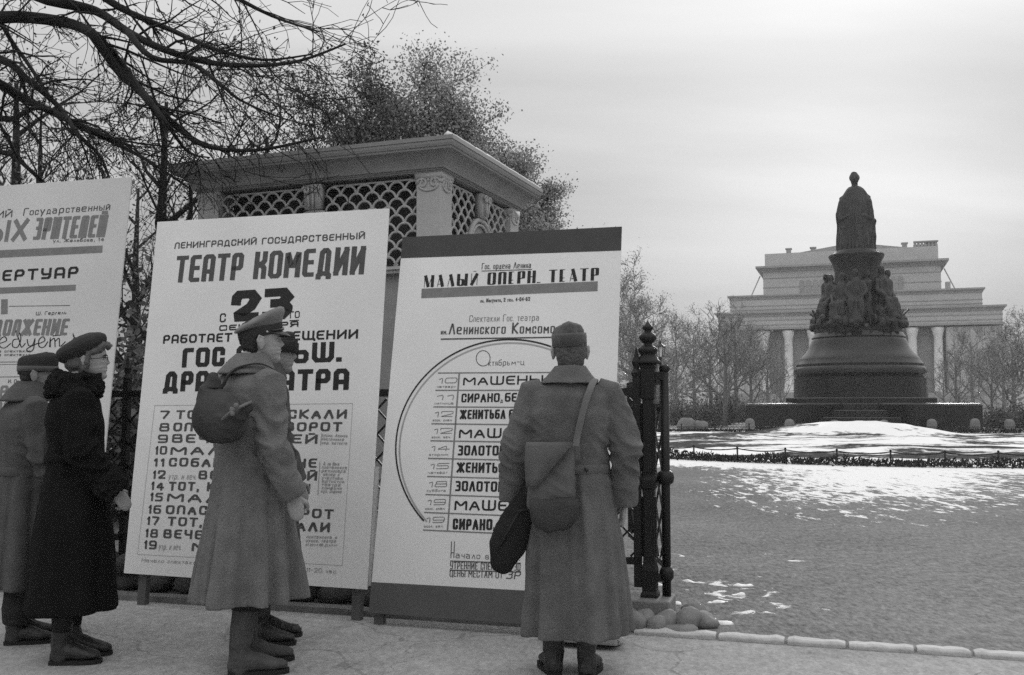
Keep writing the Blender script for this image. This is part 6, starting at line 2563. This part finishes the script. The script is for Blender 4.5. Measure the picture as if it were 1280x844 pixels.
# peaked cap
def peaked_cap(P):
    s = P.s
    R = P.R
    base = P.hc
    def ring(z, rx, ry, oy, tl, n=48):
        return [base + R @ (Vector((rx * math.cos(a), oy + ry * math.sin(a), z + ry * math.sin(a) * tl)) * s) for a in [2 * math.pi * j / n for j in range(n)]]
    mb = MB()
    mb.loft([ring(.032, .083, .105, -.004, .10), ring(.036, .086, .108, -.004, .10), ring(.078, .088, .111, -.004, .14), ring(.082, .085, .108, -.004, .14)])
    cap = mb.build('cap_band', M['cap_dark'], P.o, True)
    mb = MB()
    mb.loft([ring(.076, .087, .109, -.004, .14), ring(.092, .100, .122, -.004, .30), ring(.106, .108, .128, -.004, .37), ring(.120, .105, .124, -.004, .40), ring(.132, .088, .104, -.002, .41), ring(.138, .045, .055, .0, .41)])
    me = voxel(mb, 'cap_crown', .006, 2)
    wrinkle(me, .007, 16, 2)
    me.materials.append(M['cap_officer'])
    link_mesh('cap_crown', me, P.o)
    mb = MB()
    rings = []
    for ex, dz in ((0.0, 0), (.016, -.008), (.030, -.020), (.037, -.028)):
        row = []
        for j in range(15):
            a = math.radians(28 + (152 - 28) * j / 14)
            k_ = math.sin((j / 14) * math.pi) ** .6
            row.append(base + R @ (Vector(((.086 + ex * k_ * .9) * math.cos(a), -.004 + (.108 + ex * k_) * math.sin(a), .042 + .1 * .1 * math.sin(a) + dz * k_)) * s))
        rings.append(row)
    b0 = len(mb.v)
    for dz in (0, -.005):
        for row in rings:
            mb.v.extend([tuple(p + R @ Vector((0, 0, dz))) for p in row])
    nr = len(rings)
    for L_ in range(2):
        for i in range(nr - 1):
            for j in range(14):
                q = b0 + L_ * nr * 15
                f = (q + i * 15 + j, q + i * 15 + j + 1, q + (i + 1) * 15 + j + 1, q + (i + 1) * 15 + j)
                mb.f.append(f if L_ == 0 else f[::-1])
    for j in range(14):
        i = nr - 1
        mb.f.append((b0 + i * 15 + j, b0 + i * 15 + j + 1, b0 + nr * 15 + i * 15 + j + 1, b0 + nr * 15 + i * 15 + j))
    mb.build('visor', M['leather'], P.o, True)
    mb = MB()
    mb.tube([base + R @ (Vector((.088 * math.cos(a), -.004 + .114 * math.sin(a), .05 + .0105 * math.sin(a))) * s) for a in [math.radians(25 + 130 * j / 12) for j in range(13)]], .005, 6)
    mb.build('cap_strap', M['leather'], P.o, True)
    mb = MB()
    mb.ball(base + R @ (Vector((0, .108, .07)) * s), .009, 8)
    mb.ball(base + R @ (Vector((.085, .02, .05)) * s), .006, 8)
    mb.build('cap_badge', M['brass'], P.o, True)


peaked_cap(P2)
# his sack with a gathered neck, slung on a strap
ks = empty('shoulder_sack', to_world(P2, (.13, -.25, 1.285)), P2.rz)
mb = MB()
mb.ball((0, 0, -.02), (.185, .115, .135), 24)
mb.ball((.06, .0, -.05), (.14, .11, .11), 20)
mb.tube([(-.06, 0, .05), (-.085, 0, .14), (-.075, .01, .2)], [.09, .05, .022], 16, True)
mb.tube([(.12, -.02, -.06), (.21, .0, -.01), (.26, .02, .03)], [.07, .035, .02], 14, True)
me = voxel(mb, 'sack_body', .007, 2)
wrinkle(me, .012, 9, 3.0, [((-.07, 0, .1), .12, .012), ((.18, 0, -.02), .12, .012)])
me.materials.append(M['canvas_mid']); link_mesh('sack_body', me, ks)
ks.scale = (.92, .95, .92)
mb = MB()
band(mb, [(-.083, .003, .135, .05, .05), (-.083, .003, .14, .058, .058), (-.083, .003, .128, .058, .058)], 24)
mb.build('neck_tie', M['strap_dark'], ks, True)
mb = MB()
L3 = lambda x, y, z: Vector((x * 1.04 - .13, y * 1.04 + .25, z * 1.04 - 1.285))
strap_path(mb, [L3(.04, -.2, 1.36), L3(.05, -.178, 1.38), L3(.06, -.168, 1.41), L3(.07, -.155, 1.44), L3(.09, -.11, 1.475), L3(.15, -.02, 1.49), L3(.15, .09, 1.43), L3(.08, .17, 1.3), L3(-.04, .19, 1.15), L3(-.17, .13, 1.12), L3(-.21, -.02, 1.12), L3(-.17, -.18, 1.17)],
           .022, .006, lambda p: Vector((p.x + .13, p.y - .25, .05 + max(0, p.z - .15) * 6)))
mb.build('strap', M['strap_dark'], ks)
mb = MB()
for x, y, z in ((.22, -.05, .02), (.25, -.045, .04), (.235, -.055, .0)):
    mb.ball((x, y, z), (.014, .012, .016), 8)
mb.tube([(.18, -.08, -.03), (.24, -.05, .02), (.29, .02, .06)], .008, 6)
mb.build('tie_cord', M['strap'], ks, True)
tag(ks, 'dark cloth sack tied at its neck on the back of the man in peaked cap', 'sack')

# ---- the soldier half hidden behind him
P3 = Person('man in side cap almost hidden behind the man in peaked cap', 331, 5.72, 66, 1.03)
arms = {-1: ((-.19, .0, 1.375), (-.22, .05, 1.10), (-.2, .14, .88)), 1: ((.19, -.01, 1.375), (.235, .02, 1.10), (.22, .12, .88))}
P3.build_body(head_yaw=16, head_pitch=0, head_c=(.0, .06, 1.57), arms=arms, feet={-1: (-.085, .04, 22), 1: (.095, -.03, 24)}, skin='skin_dark')
P3.hair('hair', low=-.05)
P3.coat([(.28, .235, .21, .0, .0), (.5, .225, .2, 0, 0), (.72, .21, .18, 0, 0), (.9, .195, .15, 0, 0), (1.04, .182, .135, 0, 0), (1.26, .205, .145, 0, -.015),
         (1.36, .2, .13, 0, -.015), (1.42, .15, .10, 0, -.01), (1.465, .085, .075, 0, .005), (1.49, .07, .064, 0, .012)], 'wool_man', [(12, .2, .5), (8, 1.7, .45)], .22, seed=19.4, vx=.010)
P3.collar([(0, .014, 1.52, .064, .067), (0, .012, 1.525, .075, .078), (0, -.002, 1.49, .10, .1), (0, -.018, 1.43, .145, .13), (0, -.018, 1.422, .14, .126), (0, .0, 1.455, .086, .08)], 'wool_man', 6)
P3.boots(.38, .066, 'leather', toe=.19)
P3.trousers(.8, .30, .09, .07)
side_cap(P3, 'cap_dark', low=.012)

# ---- the woman in the dark coat with fur collar
P4 = Person('woman in beret, spectacles and long black coat with fur collar and cuffs', 94, 5.28, 60, .985)
arms = {-1: ((-.17, .0, 1.36), (-.215, .05, 1.10), (-.18, .17, .92)), 1: ((.17, -.01, 1.36), (.22, .0, 1.09), (.20, .17, .905))}
hands_ = {1: dict(a=Vector((-.1, .55, -.8)), n=Vector((-.8, -.2, -.4)), side=Vector((0, .7, .6)), curl=(.6, .8, .6), thumb=.7)}
P4.build_body(head_yaw=8, head_pitch=9, head_c=(.0, .05, 1.575), arms=arms, hands=hands_, feet={-1: (-.07, .05, 16), 1: (.075, -.02, 22)})
mb = MB()   # gathered hair under the beret, with a lock on the forehead
mb.ball(P4.hc + P4.R @ P4.V(0, -.045, .0), tuple(q * P4.s for q in (.079, .068, .075)), 20)
mb.tube([P4.hc + P4.R @ P4.V(.07, .02, .05), P4.hc + P4.R @ P4.V(.05, .085, .075), P4.hc + P4.R @ P4.V(.0, .115, .078), P4.hc + P4.R @ P4.V(-.04, .1, .07)], [.018, .02, .019, .014], 10, True)
mb.tube([P4.hc + P4.R @ P4.V(.076, .0, .05), P4.hc + P4.R @ P4.V(.08, -.01, .0), P4.hc + P4.R @ P4.V(.07, -.03, -.05)], [.02, .022, .018], 10, True)
P4.part('hair', mb, 'hair_fair', .006, 1, (.016, 34, 2, ()))
P4.coat([(.265, .235, .225, .0, .0), (.45, .226, .212, 0, 0), (.7, .214, .19, 0, 0), (.9, .2, .165, 0, 0), (1.04, .185, .145, 0, 0), (1.14, .185, .145, 0, 0), (1.26, .19, .15, 0, -.01),
         (1.35, .182, .13, 0, -.01), (1.41, .14, .10, 0, -.005), (1.455, .085, .08, 0, .005), (1.475, .072, .07, 0, .01)], 'wool_black',
        [(9, .6, .4), (6, 1.2, .4)], .22, seed=29.4, sleeve=(.085, .08, .076, .074))
P4.collar([(0, .0, 1.50, .078, .08), (0, -.006, 1.528, .095, .095), (0, -.012, 1.50, .128, .122), (0, -.018, 1.44, .155, .148), (0, -.014, 1.39, .145, .14), (0, 0, 1.41, .10, .1)], 'fur', 3, .024)
for sg in (-1, 1):
    sh, el, wr_ = [P4.V(*q) for q in arms[sg]]
    d = unit(wr_ - el)
    mb = MB()
    mb.tube([wr_ - d * .105, wr_ - d * .05, wr_ + d * .005, wr_ + d * .018], [.082, .092, .09, .075], 20)
    cu = voxel(mb, 'cuff', .007, 2)
    jitter_mesh(cu, .014, 45, 3); jitter_mesh(cu, .010, 16, 8)
    cu.materials.append(M['fur']); link_mesh('fur_cuff', cu, P4.o)
mb = MB()
band(mb, [(0, 0, 1.09, .186, .146), (0, 0, 1.085, .194, .154), (0, 0, 1.05, .195, .155), (0, 0, 1.045, .187, .147)])
mb2 = mb
me = mb.mesh('belt', True)
for v in me.vertices:
    v.co *= P4.s
me.materials.append(M['wool_black']); link_mesh('belt', me, P4.o)
P4.boots(.2, .05, 'leather', toe=.165)
for sg in (-1, 1):
    fx, fy, fa = P4.feet[sg]
    mb = MB()
    mb.tube([P4.V(fx, fy - .035, .17), P4.V(fx, fy - .03, .3), P4.V(sg * .09, 0, .7)], [.044, .055, .07], 14)
    mb.build('stocking', M['trouser'], P4.o, True)
mb = MB()   # beret
rings = []
for z, rx, ry, oy in ((.050, .083, .104, -.008), (.062, .094, .114, -.012), (.082, .112, .132, -.022), (.102, .115, .134, -.03), (.122, .10, .115, -.036), (.138, .06, .072, -.04), (.143, .02, .025, -.04)):
    rings.append([P4.hc + P4.R @ (Vector((rx * math.cos(a) - .004, oy + ry * math.sin(a), z - .010 - .25 * (oy + .008) + ry * math.sin(a) * .34)) * P4.s) for a in [2 * math.pi * j / 44 for j in range(44)]])
mb.loft(rings)
tip = P4.hc + P4.R @ (Vector((0, -.05, .15)) * P4.s)
mb.tube([tip - Vector((0, 0, .02)), tip + P4.R @ Vector((0, -.006, .014))], .005, 6, True)
P4.part('beret', mb, 'cap_dark', .006, 2, (.006, 14, 3, ()))
mb = MB()   # spectacles
for sg in (-1, 1):
    c = P4.hc + P4.R @ P4.V(sg * .033, .098, .006)
    mb.tube([c + P4.R @ Vector((.021 * math.cos(a), 0, .018 * math.sin(a))) for a in [2 * math.pi * j / 20 for j in range(21)]], .0018, 5)
    mb.tube([P4.hc + P4.R @ P4.V(sg * .054, .097, .01), P4.hc + P4.R @ P4.V(sg * .077, .06, .012), P4.hc + P4.R @ P4.V(sg * .082, -.01, .014)], .0018, 5)
mb.tube([P4.hc + P4.R @ P4.V(-.012, .1, .01), P4.hc + P4.R @ P4.V(.012, .1, .01)], .0018, 5)
P4.part('spectacles', mb, 'iron')

# ---- the man at the left edge
P5 = Person('man in round wool cap and belted grey overcoat at the left edge', 33, 5.72, 48, .945)
arms = {-1: ((-.19, .0, 1.375), (-.235, .03, 1.10), (-.21, .13, .88)), 1: ((.19, -.01, 1.375), (.24, .02, 1.10), (.21, .12, .9))}
P5.build_body(head_yaw=24, head_pitch=0, head_c=(.005, .05, 1.575), arms=arms, feet={-1: (-.085, .04, 22), 1: (.095, -.03, 26)}, skin='skin_dark')
P5.hair('hair', low=-.07)
P5.coat([(.33, .255, .22, .0, .0), (.5, .245, .21, 0, 0), (.72, .225, .19, 0, 0), (.9, .205, .16, 0, 0), (1.02, .19, .145, 0, 0), (1.14, .2, .15, 0, -.01), (1.26, .215, .155, 0, -.018),
         (1.36, .208, .138, 0, -.018), (1.42, .155, .105, 0, -.012), (1.465, .088, .078, 0, .005), (1.49, .07, .066, 0, .012)], 'wool_man', [(9, .9, .6), (6, .3, .5)], .5, seed=39.4, vent=(-math.pi / 2 + .1, 1.0, .09))
P5.collar([(0, .014, 1.535, .066, .068), (0, .012, 1.545, .078, .08), (0, -.004, 1.505, .11, .106), (0, -.022, 1.43, .16, .145), (0, -.022, 1.42, .155, .14), (0, .0, 1.455, .086, .08)], 'wool_man', 8)
mb = MB()
band(mb, [(0, 0, 1.04, .192, .148), (0, 0, 1.035, .2, .156), (0, 0, .985, .203, .16), (0, 0, .98, .195, .152)])
me = mb.mesh('half_belt', True)
for v in me.vertices:
    v.co *= P5.s
me.materials.append(M['wool_man']); link_mesh('half_belt', me, P5.o)
P5.boots(.22, .055, 'leather', toe=.18)
P5.trousers(.8, .12, .09, .075)
mb = MB()   # round cap with turned-up band
rings = []
for z, k_ in ((.022, 1.0), (.024, 1.05), (.09, 1.08), (.115, 1.03), (.133, .85), (.140, .45)):
    rings.append([P5.hc + P5.R @ (Vector((.085 * k_ * math.cos(a), -.006 + .107 * k_ * math.sin(a), z + .012 * math.sin(a))) * P5.s) for a in [2 * math.pi * j / 44 for j in range(44)]])
mb.loft(rings)
cp = P5.part('cap', mb, 'cap_dark', .006, 1, (.005, 20, 3, ()))
mb = MB()
band(mb, [(0, -.006, .03, .0895, .113), (0, -.006, .03, .094, .117), (0, -.006, .062, .095, .118), (0, -.006, .062, .090, .114)], 44)
me = mb.mesh('cap_band', True)
for v in me.vertices:
    v.co = P5.hc + P5.R @ (v.co * P5.s)
me.materials.append(M['cap_soldier']); link_mesh('cap_band', me, cp)
